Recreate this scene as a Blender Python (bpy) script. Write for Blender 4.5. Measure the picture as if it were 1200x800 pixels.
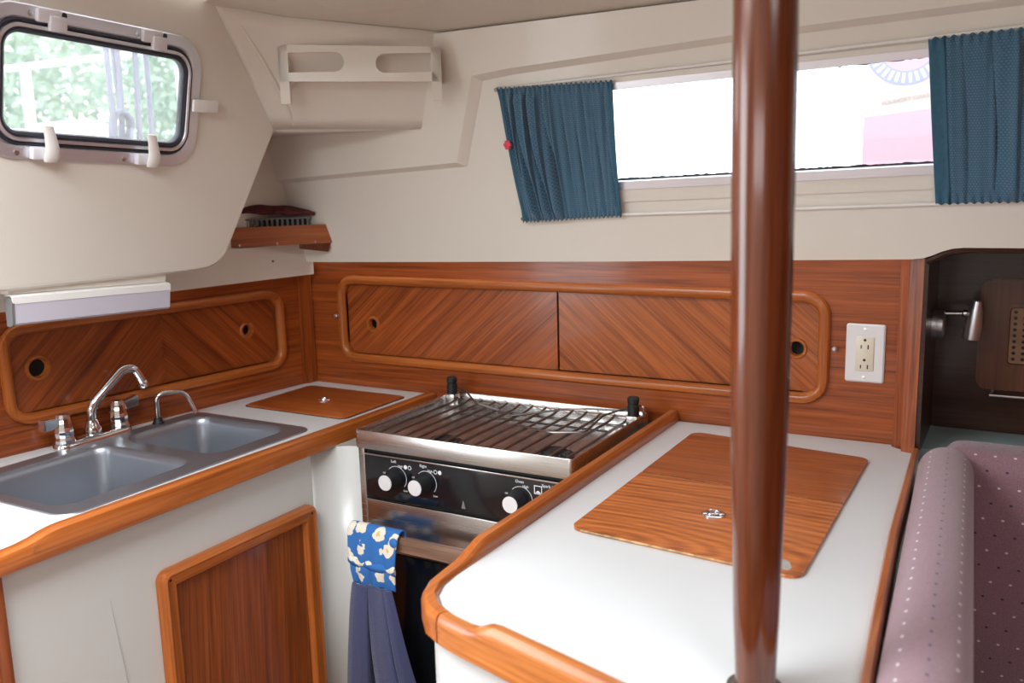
import bpy, bmesh, math, random
from mathutils import Vector, Matrix, Quaternion
from mathutils.geometry import tessellate_polygon

random.seed(7)
for o in list(bpy.data.objects):
    bpy.data.objects.remove(o)
S = bpy.context.scene
COL = S.collection
PI = math.pi

# ------------------------------------------------------------------ camera
cam_d = bpy.data.cameras.new('camera')
cam = bpy.data.objects.new('camera', cam_d)
COL.objects.link(cam)
cam_d.sensor_width = 36.0
cam_d.lens = 31.71
cam_d.clip_start = 0.02
right = Vector((0.86880607, 0.49448302, -0.02574014))
up = Vector((-0.06279422, 0.16159576, 0.9848572))
back = Vector((0.49115466, -0.85403358, 0.17144605))
m3 = Matrix((right, up, back)).transposed()
cam.matrix_world = Matrix.Translation((0, 0, 1.4217)) @ m3.to_4x4()
cam_d.dof.use_dof = True
cam_d.dof.focus_distance = 1.72
cam_d.dof.aperture_fstop = 4.5
S.camera = cam

# ------------------------------------------------------------------ world and daylight
world = bpy.data.worlds.new('overcast_sky')
S.world = world
world.use_nodes = True
wn = world.node_tree
bg = wn.nodes['Background']
bg.inputs['Color'].default_value = (0.90, 0.96, 1.0, 1)
bg.inputs['Strength'].default_value = 3.6


def area(name, loc, direction, sx, sy, power, color):
    d = bpy.data.lights.new(name, 'AREA')
    d.shape = 'RECTANGLE'
    d.size, d.size_y = sx, sy
    d.energy = power
    d.color = color
    o = bpy.data.objects.new(name, d)
    COL.objects.link(o)
    o.location = loc
    o.rotation_euler = Vector(direction).to_track_quat('-Z', 'Z').to_euler()
    return o


# daylight entering by the companionway, its sliding hatch, the saloon hatch and the far cabin windows
area('companionway_daylight', (-1.74, -0.02, 1.30), (1, 0.0, -0.05), 0.80, 0.95, 11.0, (0.90, 0.95, 1.0))
area('sliding_hatch_daylight', (-0.95, 0.24, 1.90), (0, 0, -1), 0.78, 0.70, 26.5, (0.90, 0.95, 1.0))
area('saloon_hatch_daylight', (0.55, 0.05, 1.90), (0, 0, -1), 0.55, 0.55, 8.0, (0.90, 0.95, 1.0))
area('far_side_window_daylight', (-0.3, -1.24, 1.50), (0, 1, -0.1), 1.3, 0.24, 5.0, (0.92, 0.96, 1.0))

S.view_settings.view_transform = 'Standard'
S.view_settings.look = 'None'
S.view_settings.gamma = 1.0
S.view_settings.use_curve_mapping = False
S.view_settings.exposure = 0.0


# ------------------------------------------------------------------ material helpers
def new_mat(name):
    m = bpy.data.materials.new(name)
    m.use_nodes = True
    nt = m.node_tree
    b = nt.nodes['Principled BSDF']
    return m, nt, b


def plain(name, col, rough=0.5, metal=0.0, coat=0.0, var=0.0, vscale=8.0, bump=0.0, bscale=200.0, spec=0.5):
    m, nt, b = new_mat(name)
    b.inputs['Base Color'].default_value = (*col, 1)
    b.inputs['Roughness'].default_value = rough
    b.inputs['Metallic'].default_value = metal
    b.inputs['Coat Weight'].default_value = coat
    b.inputs['Coat Roughness'].default_value = 0.08
    b.inputs['Specular IOR Level'].default_value = spec
    tc = nt.nodes.new('ShaderNodeTexCoord')
    if var > 0:
        n = nt.nodes.new('ShaderNodeTexNoise')
        n.inputs['Scale'].default_value = vscale
        n.inputs['Detail'].default_value = 5
        nt.links.new(tc.outputs['Object'], n.inputs['Vector'])
        r = nt.nodes.new('ShaderNodeValToRGB')
        r.color_ramp.elements[0].position = 0.3
        r.color_ramp.elements[1].position = 0.7
        r.color_ramp.elements[0].color = (*[c * (1 - var) for c in col], 1)
        r.color_ramp.elements[1].color = (*[min(1, c * (1 + var)) for c in col], 1)
        nt.links.new(n.outputs['Fac'], r.inputs['Fac'])
        nt.links.new(r.outputs['Color'], b.inputs['Base Color'])
    if bump > 0:
        n2 = nt.nodes.new('ShaderNodeTexNoise')
        n2.inputs['Scale'].default_value = bscale
        n2.inputs['Detail'].default_value = 3
        nt.links.new(tc.outputs['Object'], n2.inputs['Vector'])
        bp = nt.nodes.new('ShaderNodeBump')
        bp.inputs['Strength'].default_value = bump
        bp.inputs['Distance'].default_value = 0.002
        nt.links.new(n2.outputs['Fac'], bp.inputs['Height'])
        nt.links.new(bp.outputs['Normal'], b.inputs['Normal'])
    return m


def wood(name, axis, dark, light, rough=0.32, coat=0.3, strips=0.0, figure=0.0, fine=22):
    """varnished timber, grain running along `axis`"""
    m, nt, b = new_mat(name)
    N, L = nt.nodes, nt.links
    tc = N.new('ShaderNodeTexCoord')
    q = Vector(axis).normalized().rotation_difference(Vector((1, 0, 0)))
    mp = N.new('ShaderNodeMapping')
    mp.inputs['Rotation'].default_value = q.to_euler()
    L.new(tc.outputs['Object'], mp.inputs['Vector'])
    s1 = N.new('ShaderNodeMapping')
    s1.inputs['Scale'].default_value = (1.8, 26 + fine, 26 + fine)
    L.new(mp.outputs['Vector'], s1.inputs['Vector'])
    n1 = N.new('ShaderNodeTexNoise')
    n1.inputs['Scale'].default_value = 1.6
    n1.inputs['Detail'].default_value = 7
    n1.inputs['Roughness'].default_value = 0.62
    n1.inputs['Distortion'].default_value = 0.5 + figure
    L.new(s1.outputs['Vector'], n1.inputs['Vector'])
    s2 = N.new('ShaderNodeMapping')
    s2.inputs['Scale'].default_value = (5, 240, 240)
    L.new(mp.outputs['Vector'], s2.inputs['Vector'])
    n2 = N.new('ShaderNodeTexNoise')
    n2.inputs['Scale'].default_value = 1.0
    n2.inputs['Detail'].default_value = 3
    L.new(s2.outputs['Vector'], n2.inputs['Vector'])
    if figure > 1.5:
        s3 = N.new('ShaderNodeMapping'); s3.inputs['Scale'].default_value = (1.6, 5.0, 5.0)
        s3.inputs['Location'].default_value = (0.72, -6.0, 0.0)
        L.new(mp.outputs['Vector'], s3.inputs['Vector'])
        wv = N.new('ShaderNodeTexWave'); wv.wave_type = 'RINGS'; wv.rings_direction = 'Z'
        wv.inputs['Scale'].default_value = 4.0; wv.inputs['Distortion'].default_value = 6.0
        wv.inputs['Detail'].default_value = 3; wv.inputs['Detail Scale'].default_value = 0.8
        L.new(s3.outputs['Vector'], wv.inputs['Vector'])
        fig = N.new('ShaderNodeMix'); fig.data_type = 'FLOAT'; fig.inputs[0].default_value = 0.22
        L.new(n1.outputs['Fac'], fig.inputs[2]); L.new(wv.outputs['Fac'], fig.inputs[3])
        n1_out = fig.outputs[0]
    else:
        n1_out = n1.outputs['Fac']
    mx = N.new('ShaderNodeMath')
    mx.operation = 'MULTIPLY_ADD'
    mx.inputs[1].default_value = 0.60
    L.new(n2.outputs['Fac'], mx.inputs[0])
    L.new(n1_out, mx.inputs[2])
    last = mx.outputs[0]
    if strips > 0:
        sp = N.new('ShaderNodeSeparateXYZ')
        L.new(mp.outputs['Vector'], sp.inputs[0])
        a = N.new('ShaderNodeMath'); a.operation = 'MULTIPLY_ADD'
        a.inputs[1].default_value = 1.0
        L.new(sp.outputs['Y'], a.inputs[0]); L.new(sp.outputs['Z'], a.inputs[2])
        a2 = N.new('ShaderNodeMath'); a2.operation = 'MULTIPLY'; a2.inputs[1].default_value = 62
        L.new(a.outputs[0], a2.inputs[0])
        fl = N.new('ShaderNodeMath'); fl.operation = 'FLOOR'
        L.new(a2.outputs[0], fl.inputs[0])
        wnz = N.new('ShaderNodeTexWhiteNoise'); wnz.noise_dimensions = '1D'
        L.new(fl.outputs[0], wnz.inputs['W'])
        ad = N.new('ShaderNodeMath'); ad.operation = 'MULTIPLY_ADD'
        ad.inputs[1].default_value = strips
        L.new(wnz.outputs['Value'], ad.inputs[0]); L.new(last, ad.inputs[2])
        sb = N.new('ShaderNodeMath'); sb.operation = 'SUBTRACT'; sb.inputs[1].default_value = strips * 0.5
        L.new(ad.outputs[0], sb.inputs[0])
        last = sb.outputs[0]
    r = N.new('ShaderNodeValToRGB')
    e = r.color_ramp.elements
    e[0].position = 0.55; e[0].color = (*dark, 1)
    e[1].position = 1.0; e[1].color = (*light, 1)
    L.new(last, r.inputs['Fac'])
    L.new(r.outputs['Color'], b.inputs['Base Color'])
    b.inputs['Roughness'].default_value = rough
    b.inputs['Coat Weight'].default_value = coat
    b.inputs['Coat Roughness'].default_value = 0.10
    b.inputs['Specular IOR Level'].default_value = 0.35
    bp = N.new('ShaderNodeBump')
    bp.inputs['Strength'].default_value = 0.08
    bp.inputs['Distance'].default_value = 0.001
    L.new(last, bp.inputs['Height'])
    L.new(bp.outputs['Normal'], b.inputs['Normal'])
    return m


def metal(name, col, rough, brushed=None, aniso=0.0):
    m, nt, b = new_mat(name)
    b.inputs['Base Color'].default_value = (*col, 1)
    b.inputs['Metallic'].default_value = 1
    b.inputs['Roughness'].default_value = rough
    if brushed:
        N, L = nt.nodes, nt.links
        tc = N.new('ShaderNodeTexCoord')
        s = N.new('ShaderNodeMapping'); s.inputs['Scale'].default_value = brushed
        L.new(tc.outputs['Object'], s.inputs['Vector'])
        n = N.new('ShaderNodeTexNoise'); n.inputs['Scale'].default_value = 1; n.inputs['Detail'].default_value = 4
        L.new(s.outputs['Vector'], n.inputs['Vector'])
        mr = N.new('ShaderNodeMapRange')
        mr.inputs['To Min'].default_value = rough * 0.7
        mr.inputs['To Max'].default_value = rough * 1.4
        L.new(n.outputs['Fac'], mr.inputs['Value'])
        L.new(mr.outputs['Result'], b.inputs['Roughness'])
        bp = N.new('ShaderNodeBump'); bp.inputs['Strength'].default_value = 0.04; bp.inputs['Distance'].default_value = 0.001
        L.new(n.outputs['Fac'], bp.inputs['Height'])
        L.new(bp.outputs['Normal'], b.inputs['Normal'])
    return m


def glass(name, tint=(1, 1, 1), gloss=0.07, haze=0.0):
    m = bpy.data.materials.new(name)
    m.use_nodes = True
    nt = m.node_tree
    nt.nodes.clear()
    out = nt.nodes.new('ShaderNodeOutputMaterial')
    t = nt.nodes.new('ShaderNodeBsdfTransparent'); t.inputs['Color'].default_value = (*tint, 1)
    g = nt.nodes.new('ShaderNodeBsdfGlossy'); g.inputs['Roughness'].default_value = 0.03
    mx = nt.nodes.new('ShaderNodeMixShader'); mx.inputs['Fac'].default_value = gloss
    nt.links.new(t.outputs[0], mx.inputs[1]); nt.links.new(g.outputs[0], mx.inputs[2])
    last = mx.outputs[0]
    if haze > 0:
        tr = nt.nodes.new('ShaderNodeBsdfTranslucent'); tr.inputs['Color'].default_value = (0.95, 0.97, 1.0, 1)
        m2 = nt.nodes.new('ShaderNodeMixShader'); m2.inputs['Fac'].default_value = haze
        nt.links.new(last, m2.inputs[1]); nt.links.new(tr.outputs[0], m2.inputs[2])
        last = m2.outputs[0]
    nt.links.new(last, out.inputs['Surface'])
    return m


def math_node(nt, op, a, b=None, c=None):
    n = nt.nodes.new('ShaderNodeMath'); n.operation = op
    for i, v in enumerate((a, b, c)):
        if v is None:
            continue
        if isinstance(v, (int, float)):
            n.inputs[i].default_value = v
        else:
            nt.links.new(v, n.inputs[i])
    return n.outputs[0]


def dotted_fabric(name, base, white, dark):
    """mauve weave with alternating rows of pale and dark flecks (UV in metres)"""
    m, nt, b = new_mat(name)
    N, L = nt.nodes, nt.links
    uv = N.new('ShaderNodeUVMap')
    sp = N.new('ShaderNodeSeparateXYZ'); L.new(uv.outputs['UV'], sp.inputs[0])
    U, V = sp.outputs['X'], sp.outputs['Y']
    v = math_node(nt, 'DIVIDE', V, 0.029)
    row = math_node(nt, 'FLOOR', v)
    fv = math_node(nt, 'SUBTRACT', math_node(nt, 'FRACT', v), 0.5)
    u = math_node(nt, 'ADD', math_node(nt, 'DIVIDE', U, 0.031), math_node(nt, 'MULTIPLY', row, 0.35))
    fu = math_node(nt, 'SUBTRACT', math_node(nt, 'FRACT', u), 0.5)
    du = math_node(nt, 'MULTIPLY', fu, 0.031 / 0.0026)
    dv = math_node(nt, 'MULTIPLY', fv, 0.029 / 0.0019)
    dist = math_node(nt, 'ADD', math_node(nt, 'MULTIPLY', du, du), math_node(nt, 'MULTIPLY', dv, dv))
    dot = math_node(nt, 'LESS_THAN', dist, 1.0)
    odd = math_node(nt, 'GREATER_THAN', math_node(nt, 'FRACT', math_node(nt, 'MULTIPLY', row, 0.5)), 0.25)
    cm = N.new('ShaderNodeMix'); cm.data_type = 'RGBA'
    cm.inputs[6].default_value = (*white, 1); cm.inputs[7].default_value = (*dark, 1)
    L.new(odd, cm.inputs[0])
    nz = N.new('ShaderNodeTexNoise'); nz.inputs['Scale'].default_value = 900; nz.inputs['Detail'].default_value = 2
    tc = N.new('ShaderNodeTexCoord'); L.new(tc.outputs['Object'], nz.inputs['Vector'])
    rp = N.new('ShaderNodeValToRGB')
    rp.color_ramp.elements[0].color = (*[c * 0.72 for c in base], 1); rp.color_ramp.elements[0].position = 0.35
    rp.color_ramp.elements[1].color = (*[c * 1.28 for c in base], 1); rp.color_ramp.elements[1].position = 0.65
    L.new(nz.outputs['Fac'], rp.inputs['Fac'])
    fm = N.new('ShaderNodeMix'); fm.data_type = 'RGBA'
    L.new(dot, fm.inputs[0]); L.new(rp.outputs['Color'], fm.inputs[6]); L.new(cm.outputs[2], fm.inputs[7])
    L.new(fm.outputs[2], b.inputs['Base Color'])
    b.inputs['Roughness'].default_value = 0.9
    b.inputs['Sheen Weight'].default_value = 0.4
    bp = N.new('ShaderNodeBump'); bp.inputs['Strength'].default_value = 0.35; bp.inputs['Distance'].default_value = 0.001
    L.new(nz.outputs['Fac'], bp.inputs['Height']); L.new(bp.outputs['Normal'], b.inputs['Normal'])
    return m


def waffle_fabric(name, dark, light, su=0.0055, sv=0.0042, trans=0.0):
    m, nt, b = new_mat(name)
    N, L = nt.nodes, nt.links
    uv = N.new('ShaderNodeUVMap')
    sp = N.new('ShaderNodeSeparateXYZ'); L.new(uv.outputs['UV'], sp.inputs[0])
    v = math_node(nt, 'DIVIDE', sp.outputs['Y'], sv)
    row = math_node(nt, 'FLOOR', v)
    u = math_node(nt, 'ADD', math_node(nt, 'DIVIDE', sp.outputs['X'], su), math_node(nt, 'MULTIPLY', row, 0.5))
    a = math_node(nt, 'ABSOLUTE', math_node(nt, 'SUBTRACT', math_node(nt, 'FRACT', u), 0.5))
    c = math_node(nt, 'ABSOLUTE', math_node(nt, 'SUBTRACT', math_node(nt, 'FRACT', v), 0.5))
    h = math_node(nt, 'MAXIMUM', a, c)
    h2 = math_node(nt, 'MULTIPLY', math_node(nt, 'SUBTRACT', 0.5, h), 3.0)
    rp = N.new('ShaderNodeValToRGB')
    rp.color_ramp.elements[0].color = (*dark, 1); rp.color_ramp.elements[0].position = 0.1
    rp.color_ramp.elements[1].color = (*light, 1); rp.color_ramp.elements[1].position = 0.9
    L.new(h2, rp.inputs['Fac'])
    L.new(rp.outputs['Color'], b.inputs['Base Color'])
    b.inputs['Roughness'].default_value = 0.75
    b.inputs['Sheen Weight'].default_value = 0.3
    bp = N.new('ShaderNodeBump'); bp.inputs['Strength'].default_value = 0.5; bp.inputs['Distance'].default_value = 0.0012
    L.new(h2, bp.inputs['Height']); L.new(bp.outputs['Normal'], b.inputs['Normal'])
    return m


def floral_fabric(name):
    m, nt, b = new_mat(name)
    N, L = nt.nodes, nt.links
    uv = N.new('ShaderNodeUVMap')
    nz = N.new('ShaderNodeTexNoise'); nz.inputs['Scale'].default_value = 60; nz.inputs['Detail'].default_value = 3
    L.new(uv.outputs['UV'], nz.inputs['Vector'])
    mixv = N.new('ShaderNodeMix'); mixv.data_type = 'VECTOR'; mixv.inputs[0].default_value = 0.022
    L.new(uv.outputs['UV'], mixv.inputs[4]); L.new(nz.outputs['Color'], mixv.inputs[5])
    vo = N.new('ShaderNodeTexVoronoi'); vo.inputs['Scale'].default_value = 24; vo.inputs['Randomness'].default_value = 0.9
    L.new(mixv.outputs[1], vo.inputs['Vector'])
    rp = N.new('ShaderNodeValToRGB'); rp.color_ramp.interpolation = 'CONSTANT'
    e = rp.color_ramp.elements
    e[0].position = 0; e[0].color = (0.75, 0.55, 0.20, 1)
    e[1].position = 0.12; e[1].color = (0.85, 0.80, 0.66, 1)
    k = e.new(0.40); k.color = (0.035, 0.17, 0.50, 1)
    L.new(vo.outputs['Distance'], rp.inputs['Fac'])
    L.new(rp.outputs['Color'], b.inputs['Base Color'])
    b.inputs['Roughness'].default_value = 0.85
    return m


# ------------------------------------------------------------------ materials
T_D, T_L = (0.145, 0.027, 0.005), (0.41, 0.094, 0.017)       # reddish teak
O_D, O_L = (0.27, 0.064, 0.010), (0.54, 0.152, 0.028)       # orange teak
H_D, H_L = (0.27, 0.062, 0.011), (0.66, 0.200, 0.045)         # sun-bleached teak
LT = Vector((-0.1137, -0.9935, 0.0))                        # along the left wall, towards the saloon
LN = Vector((0.9935, -0.1137, 0.0))                         # left wall normal
MAT = dict(
    liner=plain('cream_gelcoat', (0.80, 0.755, 0.675), 0.36, coat=0.25, var=0.02, vscale=3),
    ceiling=plain('cream_headliner', (0.74, 0.68, 0.59), 0.5, var=0.02, vscale=3),
    formica=plain('white_laminate', (0.71, 0.725, 0.725), 0.32, var=0.012, vscale=4),
    cabinet=plain('ivory_gelcoat', (0.69, 0.69, 0.66), 0.34, coat=0.2, var=0.02, vscale=4),
    white_plastic=plain('white_plastic', (0.90, 0.89, 0.86), 0.35),
    cream_plastic=plain('cream_plastic', (0.76, 0.70, 0.56), 0.35),
    plate_white=plain('bright_white_plastic', (0.80, 0.79, 0.79), 0.3),
    diffuser=plain('lilac_white_diffuser', (0.64, 0.62, 0.71), 0.3),
    wood_x=wood('teak_grain_along_hull', (1, 0, 0), T_D, T_L),
    wood_y=wood('teak_grain_athwart', (0, 1, 0), O_D, O_L),
    wood_z=wood('teak_grain_upright', (0, 0, 1), T_D, T_L),
    wood_stile=wood('orange_teak_stile', (0, 0, 1), O_D, O_L),
    wood_frame=wood('orange_teak_frame', (1, 0, 0), O_D, O_L, strips=0.0),
    wood_left=wood('teak_grain_left_wall', LT, T_D, T_L),
    wood_left_frame=wood('orange_teak_left_frame', LT, O_D, O_L),
    veneer_a=wood('diagonal_veneer_rising', (1, 0, 0.85), T_D, (0.46, 0.112, 0.022), strips=0.06),
    veneer_b=wood('diagonal_veneer_falling', (1, 0, -0.85), (0.18, 0.038, 0.007), (0.52, 0.138, 0.028), strips=0.06),
    veneer_c=wood('diagonal_veneer_left_rising', -LT * 1 + Vector((0, 0, 0.95)), T_D, T_L, strips=0.06),
    veneer_d=wood('diagonal_veneer_left_falling', -LT * 1 + Vector((0, 0, -0.95)), T_D, T_L, strips=0.06),
    door_panel=wood('dark_red_teak_panel', (0, 0.05, 1), (0.17, 0.038, 0.008), (0.38, 0.095, 0.021), coat=0.8),
    lid=wood('worn_light_teak', (1, 0.06, 0), H_D, H_L, rough=0.34, coat=0.35, figure=2.2, fine=-12),
    lid_far=wood('worn_red_teak', (1, 0.06, 0), (0.21, 0.045, 0.008), (0.50, 0.132, 0.026), rough=0.34, coat=0.35, figure=1.0, fine=0),
    lid_dark=wood('red_teak_lid', (1, 0, 0), (0.24, 0.052, 0.010), (0.48, 0.125, 0.026)),
    rail=wood('orange_teak_rail', (0, 1, 0), O_D, O_L, rough=0.3, coat=0.45),
    rail_x=wood('orange_teak_front_rail', (1, -0.27, 0), O_D, (0.62, 0.21, 0.048), rough=0.3, coat=0.45),
    pole=wood('varnished_dark_teak_pole', (0, 0, 1), (0.065, 0.014, 0.005), (0.165, 0.038, 0.011), rough=0.22, coat=0.8),
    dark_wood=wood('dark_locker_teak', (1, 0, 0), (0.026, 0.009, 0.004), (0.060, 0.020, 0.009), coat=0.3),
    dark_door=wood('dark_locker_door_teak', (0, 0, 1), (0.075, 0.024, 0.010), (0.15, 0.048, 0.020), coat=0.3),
    cane=plain('brown_cane_grille', (0.24, 0.12, 0.06), 0.5, var=0.15, vscale=60),
    shelf_wood=wood('matt_mahogany_shelf', (0.55, 0.83, 0), (0.27, 0.075, 0.030), (0.43, 0.14, 0.055), rough=0.4, coat=0.2),
    steel=metal('brushed_stainless', (0.62, 0.60, 0.58), 0.24, brushed=(6, 500, 500)),
    steel_v=plain('sink_stainless', (0.34, 0.36, 0.40), 0.33, metal=0.8),
    steel_tray=plain('stained_stove_steel', (0.58, 0.575, 0.57), 0.27, metal=0.9, var=0.25, vscale=25),
    chrome=metal('polished_chrome', (0.80, 0.80, 0.82), 0.07),
    wire=plain('smoked_steel_wire', (0.20, 0.18, 0.17), 0.32, metal=0.9),
    iron=plain('black_cast_iron', (0.025, 0.025, 0.027), 0.55, bump=0.3, bscale=300),
    black=plain('black_rubber', (0.012, 0.013, 0.015), 0.5),
    black_glass=plain('black_control_glass', (0.008, 0.009, 0.012), 0.16, coat=0.4),
    dark_gap=plain('dark_recess', (0.02, 0.018, 0.016), 0.8),
    print_white=plain('white_print', (0.75, 0.77, 0.80), 0.5),
    knob_face=plain('spun_aluminium', (0.88, 0.88, 0.90), 0.32, metal=0.25),
    lamp_steel=plain('satin_lamp_steel', (0.62, 0.62, 0.63), 0.30, metal=0.9),
    alu=metal('anodised_aluminium', (0.80, 0.79, 0.84), 0.42, brushed=(8, 8, 300)),
    gasket=plain('black_window_gasket', (0.022, 0.022, 0.035), 0.45),
    pane=glass('hazed_pane', haze=0.07),  # translucent white mixed in to veil the contrast of the view
    acrylic=glass('tinted_acrylic_pane', (0.95, 0.98, 1.0), 0.08),
    clear_plastic=plain('translucent_white_plastic', (0.80, 0.79, 0.84), 0.2, coat=0.5),
    curtain=waffle_fabric('blue_waffle_cloth', (0.036, 0.105, 0.178), (0.082, 0.195, 0.290)),
    hem=plain('blue_curtain_hem', (0.040, 0.132, 0.205), 0.8, var=0.1, vscale=120, bump=0.4, bscale=700),
    pink=plain('red_pink_brooch', (0.75, 0.06, 0.10), 0.5, var=0.3, vscale=300),
    mauve=dotted_fabric('mauve_flecked_upholstery', (0.315, 0.180, 0.215), (0.80, 0.74, 0.78), (0.055, 0.045, 0.11)),
    teal=plain('pale_teal_paint', (0.36, 0.47, 0.47), 0.4, var=0.05, vscale=10),
    towel=waffle_fabric('navy_terry', (0.026, 0.034, 0.108), (0.072, 0.088, 0.215), 0.0032, 0.0022),
    floral=floral_fabric('blue_floral_cotton'),
    rug=plain('maroon_patterned_cloth', (0.10, 0.014, 0.020), 0.9, var=0.6, vscale=70, bump=0.6, bscale=200),
    ribbed=plain('grey_ribbed_plastic', (0.18, 0.18, 0.18), 0.6),
    floor=wood('teak_sole', (1, 0, 0), (0.16, 0.06, 0.022), (0.34, 0.15, 0.06), rough=0.4, coat=0.2),
    deck=plain('white_deck_gelcoat', (0.85, 0.86, 0.86), 0.5),
    rope=plain('grey_braided_rope', (0.24, 0.24, 0.31), 0.8, var=0.3, vscale=180, bump=0.5, bscale=400),
    leaf=plain('pale_green_foliage', (0.58, 0.71, 0.56), 0.6, var=0.22, vscale=3),
    bark=plain('grey_bark', (0.30, 0.25, 0.20), 0.9, var=0.3, vscale=12),
    sign_cream=plain('cream_sign_board', (0.72, 0.59, 0.54), 0.6),
    sign_pink=plain('pink_sign_band', (0.82, 0.45, 0.53), 0.6),
    sign_blue=plain('pale_blue_sign_ring', (0.40, 0.40, 0.62), 0.6),
    sign_white=plain('white_sign_print', (0.9, 0.88, 0.9), 0.6),
    sign_text=plain('faded_grey_sign_print', (0.52, 0.44, 0.43), 0.6),
    water=plain('grey_green_water', (0.10, 0.15, 0.15), 0.1),
)

# ------------------------------------------------------------------ mesh helpers
WORLD = {}


def tag(o, label=None, cat=None, group=None, kind=None):
    if label: o['label'] = label
    if cat: o['category'] = cat
    if group: o['group'] = group
    if kind: o['kind'] = kind
    return o


def empty(name, loc, label, cat, group=None):
    o = bpy.data.objects.new(name, None)
    o.empty_display_size = 0.05
    COL.objects.link(o)
    o.location = loc
    WORLD[o.name] = Matrix.Translation(loc)
    return tag(o, label, cat, group)


def attach(o, parent):
    o.parent = parent
    o.matrix_parent_inverse = WORLD.get(parent.name, Matrix.Identity(4)).inverted()


def rrect(u0, v0, u1, v1, r, n=6):
    pts, nrm = [], []
    for cx, cy, a0 in ((u1 - r, v1 - r, 0), (u0 + r, v1 - r, PI / 2), (u0 + r, v0 + r, PI), (u1 - r, v0 + r, 1.5 * PI)):
        for i in range(n + 1):
            a = a0 + PI / 2 * i / n
            pts.append((cx + r * math.cos(a), cy + r * math.sin(a)))
            nrm.append((math.cos(a), math.sin(a)))
    return pts, nrm


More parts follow.
